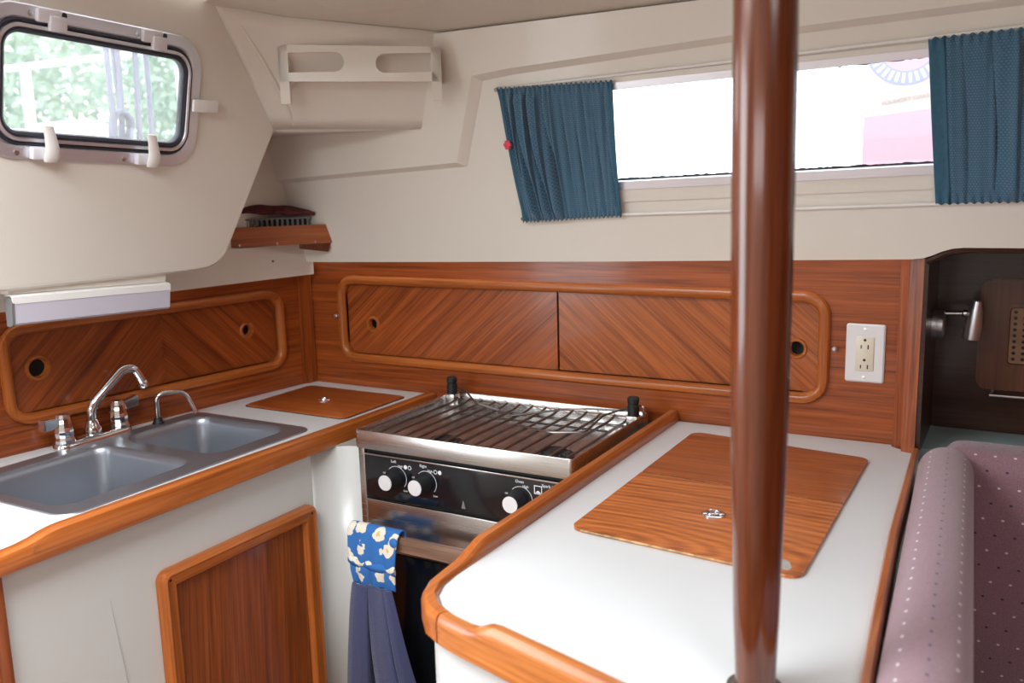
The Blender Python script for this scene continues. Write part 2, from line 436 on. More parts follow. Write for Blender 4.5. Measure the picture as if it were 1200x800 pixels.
class MB:
    def __init__(self):
        self.bm = bmesh.new()
        self.uv = None

    def box(self, x0, x1, y0, y1, z0, z1, bev=0.0, M=None, seg=2):
        b = bmesh.new()
        bmesh.ops.create_cube(b, size=1)
        for v in b.verts:
            v.co = Vector((x0 + (v.co.x + .5) * (x1 - x0), y0 + (v.co.y + .5) * (y1 - y0), z0 + (v.co.z + .5) * (z1 - z0)))
        if bev > 0:
            bmesh.ops.bevel(b, geom=b.edges[:], offset=bev, segments=seg, affect='EDGES', profile=0.5)
        if M is not None:
            b.transform(M)
        self._merge(b)
        return self

    def _merge(self, b):
        me = bpy.data.meshes.new('tmp')
        b.to_mesh(me); b.free()
        self.bm.from_mesh(me)
        bpy.data.meshes.remove(me)

    def plate(self, outline, fn, d0, d1, holes=(), inset=0.0):
        """flat plate in a local frame fn(u, v, d); holes are real openings"""
        polys = [[Vector((p[0], p[1], 0)) for p in outline]] + [[Vector((p[0], p[1], 0)) for p in h] for h in holes]
        flat = [p for pl in polys for p in pl]
        tris = tessellate_polygon(polys)
        va = [self.bm.verts.new(fn(p.x, p.y, d0)) for p in flat]
        vb = [self.bm.verts.new(fn(p.x, p.y, d1)) for p in flat]
        for t in tris:
            for vs, tt in ((va, t), (vb, t[::-1])):
                try: self.bm.faces.new([vs[i] for i in tt])
                except ValueError: pass
        k = 0
        for pl in polys:
            n = len(pl)
            for i in range(n):
                a, b = k + i, k + (i + 1) % n
                try: self.bm.faces.new((va[a], va[b], vb[b], vb[a]))
                except ValueError: pass
            k += n
        return self

    def sweep(self, path, nrm, profile, fn, closed=True, fill=False, loop=False):
        """profile (offset, height) carried round a planar path"""
        rows = []
        for (p, q) in zip(path, nrm):
            rows.append([self.bm.verts.new(fn(p[0] + q[0] * o, p[1] + q[1] * o, h)) for o, h in profile])
        n = len(rows)
        for i in range(n if closed else n - 1):
            a, b = rows[i], rows[(i + 1) % n]
            m = len(profile)
            for j in range(m if loop else m - 1):
                try: self.bm.faces.new((a[j], b[j], b[(j + 1) % m], a[(j + 1) % m]))
                except ValueError: pass
        if fill:
            self.bm.faces.new([r[-1] for r in rows])
        return self

    def part_of_ring(self, path, nrm, profile, fn, k, n):
        """one side of a rounded-rectangle frame, mitred in the middle of its corners"""
        m = n + 1
        idx = [(k * m + m // 2 + i) % (4 * m) for i in range(m + 1 - (0 if m % 2 else 0))]
        return self.sweep([path[i] for i in idx], [nrm[i] for i in idx], profile, fn, closed=False)

    def tube(self, pts, r, n=12, cap=True):
        pts = [Vector(p) for p in pts]
        rs = r if isinstance(r, (list, tuple)) else [r] * len(pts)
        prev = None
        rings = []
        for i, p in enumerate(pts):
            if i == 0: t = pts[1] - pts[0]
            elif i == len(pts) - 1: t = pts[-1] - pts[-2]
            else: t = (pts[i + 1] - pts[i]).normalized() + (pts[i] - pts[i - 1]).normalized()
            t.normalize()
            if prev is None:
                a = Vector((0, 0, 1)) if abs(t.z) < .9 else Vector((1, 0, 0))
                nn = t.cross(a).normalized()
            else:
                nn = (prev - t * prev.dot(t)).normalized()
            prev = nn
            bb = t.cross(nn)
            rings.append([self.bm.verts.new(p + (nn * math.cos(2 * PI * k / n) + bb * math.sin(2 * PI * k / n)) * rs[i]) for k in range(n)])
        for a, b in zip(rings, rings[1:]):
            for k in range(n):
                self.bm.faces.new((a[k], a[(k + 1) % n], b[(k + 1) % n], b[k]))
        if cap:
            self.bm.faces.new(rings[0][::-1]); self.bm.faces.new(rings[-1])
        return self

    def lathe(self, prof, origin, axis=(0, 0, 1), n=24):
        origin, ax = Vector(origin), Vector(axis).normalized()
        a = Vector((0, 0, 1)) if abs(ax.z) < .9 else Vector((1, 0, 0))
        e1 = ax.cross(a).normalized(); e2 = ax.cross(e1)
        rings = []
        for r, h in prof:
            r = max(r, 1e-5)
            rings.append([self.bm.verts.new(origin + ax * h + (e1 * math.cos(2 * PI * k / n) + e2 * math.sin(2 * PI * k / n)) * r) for k in range(n)])
        for p, q in zip(rings, rings[1:]):
            for k in range(n):
                self.bm.faces.new((p[k], p[(k + 1) % n], q[(k + 1) % n], q[k]))
        self.bm.faces.new(rings[0][::-1]); self.bm.faces.new(rings[-1])
        return self

    def grid(self, fn, nu, nv, uvfn=None, close_u=False):
        vs = [[self.bm.verts.new(fn(i / nu, j / nv)) for j in range(nv + 1)] for i in range(nu + 1)]
        lay = self.bm.loops.layers.uv.verify() if uvfn else None
        for i in range(nu):
            for j in range(nv):
                f = self.bm.faces.new((vs[i][j], vs[i + 1][j], vs[i + 1][j + 1], vs[i][j + 1]))
                if lay:
                    for l, (a, b) in zip(f.loops, ((i, j), (i + 1, j), (i + 1, j + 1), (i, j + 1))):
                        l[lay].uv = uvfn(a / nu, b / nv)
        return self

    def stations(self, sts, prof):
        """sts: list of (centre, side_vector, z_bottom, z_top); bevelled bar section through all of them"""
        rings = []
        for c, sv, zb, zt in sts:
            c, sv = Vector(c), Vector(sv)
            ring = []
            for s, k in prof:            # s across in -1..1, k up in 0..1
                ring.append(self.bm.verts.new(Vector((c.x, c.y, 0)) + sv * s + Vector((0, 0, zb + (zt - zb) * k))))
            rings.append(ring)
        n = len(prof)
        for a, b in zip(rings, rings[1:]):
            for k in range(n):
                self.bm.faces.new((a[k], a[(k + 1) % n], b[(k + 1) % n], b[k]))
        self.bm.faces.new(rings[0][::-1]); self.bm.faces.new(rings[-1])
        return self

    def build(self, name, mat, parent=None, angle=35, solid=0.0, merge=True):
        if merge:
            bmesh.ops.remove_doubles(self.bm, verts=self.bm.verts[:], dist=1e-6)
        bmesh.ops.recalc_face_normals(self.bm, faces=self.bm.faces[:])
        me = bpy.data.meshes.new(name)
        self.bm.to_mesh(me); self.bm.free()
        for p in me.polygons: p.use_smooth = True
        me.set_sharp_from_angle(angle=math.radians(angle))
        me.materials.append(MAT[mat] if isinstance(mat, str) else mat)
        o = bpy.data.objects.new(name, me)
        COL.objects.link(o)
        if parent: attach(o, parent)
        if solid:
            md = o.modifiers.new('thickness', 'SOLIDIFY'); md.thickness = solid; md.offset = 0
        return o


def structure(o):
    o['kind'] = 'structure'
    return o


def text_mesh(name, body, size, M, mat, parent, depth=0.0002, align='CENTER'):
    cu = bpy.data.curves.new('text_tmp', 'FONT')
    cu.body = body; cu.size = size; cu.align_x = align; cu.align_y = 'CENTER'; cu.extrude = depth
    t = bpy.data.objects.new('text_tmp', cu)
    COL.objects.link(t)
    dg = bpy.context.evaluated_depsgraph_get()
    dg.update()
    me = bpy.data.meshes.new_from_object(t.evaluated_get(dg))
    bpy.data.objects.remove(t); bpy.data.curves.remove(cu)
    me.transform(M)
    me.materials.clear(); me.materials.append(MAT[mat])
    me.name = name
    o = bpy.data.objects.new(name, me)
    COL.objects.link(o)
    attach(o, parent)
    return o


def frame_M(origin, ux, uy):
    ux, uy = Vector(ux).normalized(), Vector(uy).normalized()
    uz = ux.cross(uy)
    m = Matrix((ux, uy, uz)).transposed().to_4x4()
    return Matrix.Translation(origin) @ m


def XY(u, v, d): return Vector((u, v, d))
def BW(u, v, d): return Vector((u, 1.85 - d, v))                                   # back bulkhead: d into the cabin
A0 = Vector((-1.695, 1.85, 0.0))
def LW(u, v, d): return A0 + LT * u + LN * d + Vector((0, 0, v))                   # left bulkhead
LIN_N = Vector((0, -1, -0.25)).normalized()
def LI(u, v, d): return Vector((u, 1.80 - 0.25 * (v - 1.24), v)) + LIN_N * d       # leaning cabin side
PAN_N = Vector((1, 0, -0.23)).normalized()
def PN(u, v, d): return Vector((-1.55 + 0.23 * (v - 1.25), u, v)) + PAN_N * d      # leaning portlight panel
BAR = [(-1, 0.06), (-0.75, 0), (0.75, 0), (1, 0.06), (1, 0.72), (0.82, 0.92), (0.5, 1), (-0.5, 1), (-0.82, 0.92), (-1, 0.72)]


def polyline_rounded(pts, r, n=5):
    """round the inner corners of an open 3-D polyline"""
    pts = [Vector(p) for p in pts]
    out = [pts[0]]
    for a, b, c in zip(pts, pts[1:], pts[2:]):
        d1, d2 = (a - b), (c - b)
        rr = min(r, d1.length * .45, d2.length * .45)
        p, q = b + d1.normalized() * rr, b + d2.normalized() * rr
        for i in range(n + 1):
            t = i / n
            out.append(p * (1 - t) ** 2 + b * 2 * t * (1 - t) + q * t * t)
    out.append(pts[-1])
    return out

# ================================================================== THE CABIN SHELL
structure(MB().box(-1.9, 1.5, -1.3, 1.9, -0.03, 0.0).build('floor', 'floor'))


def ceil_z(y):
    if y > 1.68: return 1.7445
    if y > 1.15: return 1.7445 + 0.115 * (1.68 - y)
    return 1.8055


def CE(u, v, d): return Vector((u, v, ceil_z(v) + d))


mb = MB()
h1 = [(-1.34, -0.11), (-0.56, -0.11), (-0.56, 0.59), (-1.34, 0.59)]
h2 = [(0.275, -0.225), (0.825, -0.225), (0.825, 0.325), (0.275, 0.325)]
mb.plate([(-1.80, -1.3), (1.5, -1.3), (1.5, 1.15), (-1.40, 1.15), (-1.40, 0.55), (-1.80, 0.55)], CE, 0, 0.03, [h1, h2])
mb.plate([(-1.40, 1.15), (1.5, 1.15), (1.5, 1.68), (-1.40, 1.68)], CE, 0, 0.03)
mb.plate([(-1.75, 1.45), (-1.40, 1.30), (-1.40, 1.68), (-1.75, 1.68)], CE, 0, 0.03)
ceiling = structure(mb.build('ceiling', 'ceiling'))
# shallow moulded pad on the headliner beside the dish rack
pp, pn = rrect(-1.22, 1.20, -0.98, 1.50, 0.05)
MB().sweep(pp, pn, [(0, 0.001), (-0.004, -0.004), (-0.012, -0.006)], CE, fill=True).build('moulded_pad', 'ceiling', ceiling)

structure(MB().box(-1.9, 1.5, -1.32, -1.3, 0, 1.83).build('wall_front', 'liner'))
structure(MB().box(1.5, 1.52, -1.3, 2.1, 0, 1.83).build('wall_right', 'wood_z'))
# bulkhead with the companionway opening
mb = MB()
def CW(u, v, d): return Vector((-1.80 + d, u, v))
mb.plate([(-1.3, 0), (0.60, 0), (0.60, 1.83), (-1.3, 1.83)], CW, -0.02, 0.0, [[(-0.43, 0.80), (0.40, 0.80), (0.40, 1.79), (-0.43, 1.79)]])
companion = structure(mb.build('wall_companionway', 'liner'))

# leaning cabin side with the long window and the arched cut-out over the settee locker
out = [(-1.70, 1.234), (-1.58, 1.235), (-0.814, 1.2515), (-0.185, 1.268), (-0.165, 1.2705), (-0.150, 1.276), (-0.135, 1.283), (-0.118, 1.2885), (-0.10, 1.2905),
       (0.50, 1.2925), (0.50, 1.7445), (-1.70, 1.7445)]
WIN = [(-0.90, 1.418), (0.44, 1.452), (0.44, 1.628), (-0.90, 1.600)]
wall_back = structure(MB().plate(out, LI, -0.02, 0.0, [WIN]).build('wall_back', 'liner'))
# proud upper moulding with a chamfered step
stp = [(-1.70, 1.438), (-1.106, 1.464), (-1.034, 1.640), (-0.96, 1.647), (-0.491, 1.667), (-0.031, 1.678), (0.50, 1.692)]
ups = [(-1.70, 1.450), (-1.125, 1.476), (-1.051, 1.654), (-0.965, 1.661), (-0.491, 1.680), (-0.031, 1.691), (0.50, 1.705)]
mb = MB()
lo = [mb.bm.verts.new(LI(u, v, 0.0005)) for u, v in stp]
md = [mb.bm.verts.new(LI(u, v, 0.013)) for u, v in ups]
tp = [mb.bm.verts.new(LI(u, 1.7445, 0.013)) for u, v in ups]
for i in range(len(stp) - 1):
    mb.bm.faces.new((lo[i], lo[i + 1], md[i + 1], md[i]))
mb.build('raised_moulding', 'liner', wall_back, angle=25)
mb = MB()
mb.plate(ups + [(0.50, 1.7445), (-1.70, 1.7445)], LI, 0.001, 0.013)
mb.build('raised_moulding', 'liner', wall_back)
# hull planking below, behind the lockers
MB().box(-1.9, -0.165, 1.915, 1.935, 0, 1.30).box(-0.165, 1.5, 2.06, 2.08, 0, 1.33).build('hull_panel', 'liner', wall_back)
MB().box(0.46, 1.5, 1.66, 2.06, 1.29, 1.76).build('hull_panel', 'liner', wall_back)

# portlight panel, leaning inboard
fr_p, fr_n = rrect(0.893, 1.512, 1.283, 1.698, 0.042)
fr_p = [(u, v - (u - 1.10) * 0.036 - 0.001) for u, v in fr_p]
pan = [(0.52, 1.268), (1.335, 1.2615), (1.372, 1.2635), (1.395, 1.270), (1.410, 1.279), (1.420, 1.292), (1.532, 1.557), (1.338, 1.800), (1.15, 1.822), (0.52, 1.83)]
wall_left = structure(MB().plate(pan, PN, -0.018, 0.0, [fr_p]).build('wall_left', 'liner'))
# rounded lower lip of the panel
MB().tube([PN(0.52, 1.271, -0.010), PN(1.335, 1.2645, -0.010), PN(1.372, 1.2665, -0.010), PN(1.395, 1.273, -0.010), PN(1.409, 1.282, -0.010), PN(1.419, 1.294, -0.010), PN(1.529, 1.557, -0.010)], 0.0105, 10).build('rolled_edge', 'liner', wall_left)
# lower lip of the moulding over the sink bulkhead, closed above
mb = MB()
mb.plate([(0.022, 1.200), (1.34, 1.200), (1.34, 1.31), (0.40, 1.31), (0.38, 1.284), (0.022, 1.284)], LW, 0.025, 0.045)
mb.build('lower_lip', 'liner', wall_left)
mb = MB()
f = [Vector(PN(0.52, 1.30, -0.02)), Vector(PN(1.42, 1.30, -0.02)), LW(0.37, 1.30, 0.03), LW(1.34, 1.30, 0.03)]
mb.bm.faces.new([mb.bm.verts.new(p) for p in f])
mb.build('ledge_closure', 'liner', wall_left, solid=0.006)
# alcove in the corner: side wall and hidden return
mb = MB()
def AW(u, v, d): return Vector((-1.672, 1.775, 0)) + LT * u + LN * d + Vector((0, 0, v))
mb.plate([(-0.02, 1.205), (0.30, 1.205), (0.30, 1.70), (-0.02, 1.70)], AW, -0.015, 0.0)
mb.build('alcove_side', 'liner', wall_left)
mb = MB()
f = [PN(1.417, 1.29, -0.015), PN(1.527, 1.556, -0.015), AW(0.25, 1.57, 0), AW(0.28, 1.31, 0), Vector((-1.60, 1.42, 1.20))]
mb.bm.faces.new([mb.bm.verts.new(p) for p in (f[0], f[1], f[2], f[3])])
mb.build('alcove_return', 'liner', wall_left, solid=0.006)

# diagonal corner box that carries the dish rack
e_ = Vector((-1.479, 1.532, 1.557)); br = Vector((-1.186, 1.722, 1.551))
at_ = Vector((-1.425, 1.335, 1.789)); ct = Vector((-1.109, 1.678, 1.7445))
bb = e_.lerp(br, 0.13); bt = Vector((-1.352, 1.440, 1.770))
mb = MB()
N_ = 8
def box_face(s, t):
    k = s * 3
    lo_ = [e_, bb, bb.lerp(br, .5), br]; hi = [at_, bt, bt.lerp(ct, .5), ct]
    i = min(int(k), 2); fr = k - i
    p = lo_[i].lerp(lo_[i + 1], fr).lerp(hi[i].lerp(hi[i + 1], fr), t)
    return p
mb.grid(box_face, 24, 8)
mb.build('corner_box_face', 'liner', wall_left, angle=60, solid=0.004)
mb = MB()
und = [e_, br, Vector((-1.19, 1.74, 1.551)), Vector((-1.72, 1.74, 1.556)), Vector((-1.72, 1.50, 1.556))]
mb.bm.faces.new([mb.bm.verts.new(p) for p in und])
mb.build('corner_box_underside', 'liner', wall_left, solid=0.004)
# thick drip of filler left where the box meets the panel
MB().tube([box_face(0.10, 0.86), box_face(0.16, 0.62), box_face(0.20, 0.46), box_face(0.235, 0.34), box_face(0.30, 0.16), box_face(0.33, 0.02)], [0.003, 0.006, 0.006, 0.007, 0.004, 0.002], 8).build('filler_bead', 'liner', wall_left)

# corner and end posts
tr = MB()
tr.box(0, 0.030, 0, 0.0, 0, 0) if False else None
mb = MB().plate([(0.004, 0.895), (0.034, 0.895), (0.034, 1.235), (0.004, 1.235)], LW, 0.0, 0.011)
mb.plate([(0.034, 0.895), (0.044, 0.895), (0.044, 1.235), (0.034, 1.235)], LW, 0.0, 0.006)
t2 = structure(mb.build('trim_1', 'wood_z'))
mb = MB()
ring0 = []
for (x, y) in ((-0.207, 1.849), (-0.207, 1.838), (-0.190, 1.836), (-0.188, 1.806), (-0.164, 1.800), (-0.164, 1.849)):
    ring0.append((x, y))
va = [mb.bm.verts.new((x, y, 0.897)) for x, y in ring0]
vb = [mb.bm.verts.new((x, y if y > 1.83 else y + 0.012, 1.272)) for x, y in ring0]
n = len(va)
for i in range(n): mb.bm.faces.new((va[i], va[(i + 1) % n], vb[(i + 1) % n], vb[i]))
mb.bm.faces.new(va); mb.bm.faces.new(vb[::-1])
structure(mb.build('trim_2', 'wood_z'))

# ================================================================== SLIDING LOCKERS (wood bulkheads)
def ring_holes(u, v, r, n=18): return [(u + r * math.cos(2 * PI * i / n), v + r * math.sin(2 * PI * i / n)) for i in range(n)]


HALF = [(0.0, 0.0), (0.0, 0.007), (-0.003, 0.012), (-0.009, 0.0145), (-0.015, 0.0135), (-0.020, 0.010), (-0.0225, 0.004), (-0.0225, -0.012)]


def finger_pull(fn, u, v, r, d, mat, parent):
    mb = MB()
    pth = ring_holes(u, v, r, 24)
    nr = [(math.cos(2 * PI * i / 24), math.sin(2 * PI * i / 24)) for i in range(24)]
    mb.sweep(pth, nr, [(-0.002, d - 0.012), (-0.0015, d + 0.001), (0.0, d + 0.003), (0.004, d + 0.0028), (0.0065, d)], fn)
    return mb.build('finger_pull', mat, parent)


def sliding_locker(root, fn, ext, outer, seam, holes, mats, hole_r, deep_right, cup_hooks):
    u0, u1, z0, z1 = ext
    op, on = rrect(outer[0], outer[2], outer[1], outer[3], 0.052, 8)
    ip, _ = rrect(outer[0] + 0.0225, outer[2] + 0.0225, outer[1] - 0.0225, outer[3] - 0.0225, 0.030, 8)
    MB().plate([(u0, z0), (u1, z0), (u1, z1), (u0, z1)], fn, -0.016, 0.0, [ip]).build('bulkhead_panel', mats[0], root)
    for k in range(4):
        MB().part_of_ring(op, on, HALF, fn, k, 8).build('frame_rail' if k % 2 == 0 else 'frame_stile', mats[1] if k % 2 == 0 else 'wood_stile', root)
    ia, ib = outer[0] + 0.0215, outer[1] - 0.0215
    za, zb = outer[2] + 0.0215, outer[3] - 0.0215
    for k, (a, b, m) in enumerate(((ia, seam, mats[2]), (seam, ib, mats[3]))):
        d = -0.0075 - (0.0055 if k == deep_right else 0.0)
        g = 0.0012
        hu, hv = holes[k]
        r = hole_r[k]
        dr = MB().plate([(a + (g if k else 0), za), (b - (0 if k else g), za), (b - (0 if k else g), zb), (a + (g if k else 0), zb)], fn, d - 0.005, d, [ring_holes(hu, hv, r)]).build('sliding_door', m, root)
        finger_pull(fn, hu, hv, r, d, mats[1], dr)
    MB().plate([(ia, za), (ib, za), (ib, zb), (ia, zb)], fn, -0.045, -0.040).build('locker_back', 'dark_gap', root)
    for (u, v) in cup_hooks:
        MB().lathe([(0.0, 0.0), (0.003, 0.0), (0.003, 0.006), (0.0052, 0.008), (0.0052, 0.012), (0.003, 0.014), (0, 0.014)], fn(u, v, 0), fn(u, v, 1) - fn(u, v, 0), 12).build('steel_stud', 'lamp_steel', root)


root = empty('sliding_locker', (-0.95, 1.85, 0.90), 'long varnished teak sliding-door locker behind the stove, two diagonal veneer doors', 'locker')
sliding_locker(root, BW, (-1.694, -0.166, 0.893, 1.29), (-1.593, -0.332, 0.966, 1.1965), -0.9445, [(-1.489, 1.069), (-0.400, 1.076)],
               ('wood_x', 'wood_frame', 'veneer_a', 'veneer_b'), (0.0150, 0.0160), 1, [(-1.600, 1.087), (-0.322, 1.084)])
root = empty('sliding_locker', (-1.75, 1.40, 0.90), 'shorter teak sliding-door locker above the sink, under the white strip light', 'locker')
def LWr(u, v, d): return LW(-u, v, d)
sliding_locker(root, LWr, (-1.30, -0.003, 0.893, 1.25), (-0.822, -0.099, 0.957, 1.168), -0.450, [(-0.742, 1.069), (-0.206, 1.071)],
               ('wood_left', 'wood_left_frame', 'veneer_c', 'veneer_d'), (0.0210, 0.0155), 1, [])

# ================================================================== LEFT COUNTER, SINK, FAUCETS
lc = empty('sink_counter', (-1.5, 1.25, 0.0), 'white laminate galley counter holding the sink, edged with an orange teak rail', 'counter')
lx = -1.318
SINK = rrect(-1.712, 0.872, -1.372, 1.440, 0.03)[0]
LIDL = rrect(-1.658, 1.549, -1.342, 1.787, 0.018)[0]
wall_u = lambda y: -1.695 - 0.1144 * (1.85 - y)
top = [(wall_u(0.70) + 0.002, 0.70), (lx, 0.70), (lx, 1.846), (-1.692, 1.846)]
MB().plate(top, XY, 0.870, 0.900, [SINK]).build('worktop', 'formica', lc)
ty = [0.690, 0.715, 0.745, 0.768, 0.785, 0.800, 0.815, 0.90, 1.2, 1.5, 1.846]
tz = [0.9012, 0.9012, 0.9025, 0.9055, 0.9095, 0.912, 0.913, 0.9125, 0.910, 0.9065, 0.9045]
MB().stations([((-1.3045, y, 0), (0.0165, 0, 0), 0.868, z) for y, z in zip(ty, tz)], BAR).build('fiddle_rail', 'rail', lc)
for y in (0.765,):
    MB().lathe([(0, 0), (0.006, 0), (0.006, 0.0006), (0, 0.0006)], (-1.2880, y, 0.893), (1, 0, 0), 16).build('wood_plug', 'rail_x', lc)

# cabinet under the sink
cab = empty('sink_cabinet', (-1.35, 1.1, 0.0), 'ivory cabinet front under the sink with one teak-framed locker door', 'cabinet')
mb = MB()
cw_out = [(0.718, 0.02), (1.405, 0.02), (1.405, 0.867), (0.718, 0.867)]
def CF(u, v, d): return Vector((-1.316 + d, u, v))
mb.plate(cw_out, CF, -0.02, 0.0)
mb.build('front_panel', 'cabinet', cab)
# rounded return beside the stove
mb = MB()
arc = [(-1.316 + 0.082 * (1 - math.cos(a)), 1.405 + 0.075 * math.sin(a)) for a in [PI / 2 * i / 12 for i in range(13)]] + [(-1.230, 1.485)]
va = [mb.bm.verts.new((x, y, 0.02)) for x, y in arc]; vb = [mb.bm.verts.new((x, y, 0.867)) for x, y in arc]
for i in range(len(arc) - 1): mb.bm.faces.new((va[i], va[i + 1], vb[i + 1], vb[i]))
mb.build('rounded_return', 'cabinet', cab, solid=0.004)
MB().box(-1.330, -1.300, 0.694, 0.7175, 0.02, 0.867, 0.004).build('corner_post', 'wood_z', cab)
MB().tube([CF(0.899, 0.745, 0.0002), CF(0.903, 0.70, 0.0004), CF(0.908, 0.65, 0.0006), CF(0.916, 0.575, 0.0008), CF(0.925, 0.50, 0.0004)], [0.0003, 0.0007, 0.0011, 0.0014, 0.0004], 6).build('gelcoat_crack', plain('grey_crack', (0.48, 0.47, 0.46), 0.8), cab)
# locker door: frame, recessed panel
dp, dn = rrect(0.990, 0.180, 1.396, 0.757, 0.020, 6)
DOORP = [(0.0, 0.0005), (0.0, 0.012), (-0.003, 0.018), (-0.009, 0.021), (-0.012, 0.019), (-0.015, 0.019), (-0.030, 0.017), (-0.034, 0.013), (-0.036, 0.004)]
door = MB().part_of_ring(dp, dn, DOORP, CF, 0, 6).build('locker_door', 'rail', cab)
MB().part_of_ring(dp, dn, DOORP, CF, 2, 6).build('bottom_rail', 'rail', door)
for k in (1, 3):
    MB().part_of_ring(dp, dn, DOORP, CF, k, 6).build('stile', 'wood_stile', door)
dp2, dn2 = rrect(1.0255, 0.2155, 1.3605, 0.7215, 0.003, 2)
MB().plate(dp2, CF, 0.001, 0.0055).build('door_panel', 'door_panel', door)

# sink
sink = empty('double_sink', (-1.54, 1.155, 0.90), 'stainless double-bowl sink set in the white counter', 'sink')
SO, SOn = rrect(-1.722, 0.857, -1.350, 1.456, 0.035)
B1, B1n = rrect(-1.683, 0.878, -1.394, 1.172, 0.045)
B2, B2n = rrect(-1.683, 1.212, -1.394, 1.436, 0.045)
mb = MB().plate(SO, XY, 0.9003, 0.9022, [B1, B2])
mb.sweep(SO, SOn, [(0, 0.9022), (0.002, 0.9008), (0.0025, 0.8998)], XY)
mb.build('rim', 'steel_v', sink)
BOWL = [(0.0, 0.9022), (-0.003, 0.9012), (-0.007, 0.896), (-0.010, 0.885), (-0.018, 0.775), (-0.024, 0.760), (-0.036, 0.752), (-0.05, 0.750)]
for p, nn in ((B1, B1n), (B2, B2n)):
    mb = MB().sweep(p, nn, BOWL, XY, fill=True)
    bowl = mb.build('bowl', 'steel_v', sink, angle=60)
    cxm = -1.54; cym = sum(q[1] for q in p) / len(p)
    MB().lathe([(0, 0), (0.034, 0), (0.038, 0.002), (0.036, 0.003), (0.026, 0.001), (0, 0.001)], (cxm, cym, 0.7505)).build('drain', 'chrome', bowl)

# mixer tap on the sink edge
fx, fy = -1.731, 1.185
tap = empty('mixer_tap', (fx, fy, 0.90), 'chrome two-handle mixer tap with a bent spout behind the near bowl', 'tap')
mb = MB()
op, on = rrect(fx - 0.020, fy - 0.088, fx + 0.020, fy + 0.088, 0.0199, 8)
mb.sweep(op, on, [(0.003, 0.9003), (0.003, 0.908), (0, 0.913), (-0.006, 0.916), (-0.012, 0.917)], XY, fill=True)
mb.build('deck_plate', 'chrome', tap)
mb = MB()
mb.lathe([(0.017, 0), (0.018, 0.012), (0.014, 0.020), (0.012, 0.030)], (fx, fy, 0.915))
sp = polyline_rounded([(fx, fy, 0.93), (fx, fy, 0.975), (fx + 0.016, fy + 0.076, 1.043), (fx + 0.022, fy + 0.100, 1.043), (fx + 0.026, fy + 0.117, 1.006)], 0.028, 7)
mb.tube(sp, [0.0098] * len(sp), 14)
mb.lathe([(0.0105, 0), (0.0118, 0.004), (0.0118, 0.012), (0.0100, 0.014)], sp[-1] + (sp[-1] - sp[-2]).normalized() * -0.004, sp[-1] - sp[-2])
mb.build('spout', 'chrome', tap)
for s, lev in ((-1, (0.006, -0.052, 0.0)), (1, (0.004, 0.046, 0.006))):
    c = Vector((fx, fy + s * 0.066, 0.914))
    h = MB().lathe([(0.021, 0), (0.0215, 0.006), (0.019, 0.012), (0.0205, 0.018), (0.0205, 0.026), (0.016, 0.052), (0.013, 0.060), (0.0, 0.062)], c, n=12).build('handle', 'chrome', tap, angle=25)
    mb = MB()
    a = c + Vector((0, s * 0.010, 0.046)); b = c + Vector(lev) + Vector((0, 0, 0.046))
    d = (b - a).normalized()
    sd = d.cross(Vector((0, 0, 1))).normalized()
    ra = [a + sd * 0.008 + Vector((0, 0, -0.010)), a - sd * 0.008 + Vector((0, 0, -0.010)), a - sd * 0.008 + Vector((0, 0, 0.009)), a + sd * 0.008 + Vector((0, 0, 0.009))]
    rb = [b + sd * 0.010 + Vector((0, 0, -0.012)), b - sd * 0.010 + Vector((0, 0, -0.012)), b - sd * 0.010 + Vector((0, 0, 0.012)), b + sd * 0.010 + Vector((0, 0, 0.012))]
    va = [mb.bm.verts.new(p) for p in ra]; vb = [mb.bm.verts.new(p) for p in rb]
    for i in range(4): mb.bm.faces.new((va[i], va[(i + 1) % 4], vb[(i + 1) % 4], vb[i]))
    mb.bm.faces.new(va); mb.bm.faces.new(vb[::-1])
    bmesh.ops.bevel(mb.bm, geom=mb.bm.edges[:], offset=0.002, segments=2, affect='EDGES')
    mb.build('lever', 'chrome', h)

# small hand-pump spout
px, py = -1.712, 1.338
pump = empty('pump_spout', (px, py, 0.90), 'thin arched chrome water spout on a black rubber foot', 'tap')
MB().lathe([(0.013, 0), (0.013, 0.004), (0.0105, 0.007), (0.009, 0.014), (0.006, 0.016)], (px, py, 0.9005)).build('rubber_foot', 'black', pump)
sp = polyline_rounded([(px, py, 0.908), (px, py, 0.972), (px + 0.028, py + 0.060, 0.968), (px + 0.045, py + 0.072, 0.915)], 0.022, 6)
MB().tube(sp, 0.0052, 12).build('arched_pipe', 'chrome', pump)


def ring_pull(c, r, parent, rot=0.4):
    o = MB().lathe([(0, 0.0), (r, 0.0), (r, 0.0015), (r - 0.002, 0.0025), (r - 0.006, 0.0025), (r - 0.0075, 0.0008), (0, 0.0008)], c, n=28).build('ring_pull', 'chrome', parent)
    mb = MB()
    rr = r * 0.55
    mb.tube([Vector(c) + Vector((rr * math.cos(a + rot), rr * math.sin(a + rot), 0.0035)) for a in [2 * PI * i / 20 for i in range(20)] + [0.0]], 0.0016, 8)
    mb.box(-r * 0.9, r * 0.9, -0.0045, 0.0045, 0.0006, 0.0032, 0.001, M=Matrix.Translation(c) @ Matrix.Rotation(rot, 4, 'Z'))
    mb.build('lift_ring', 'chrome', o)


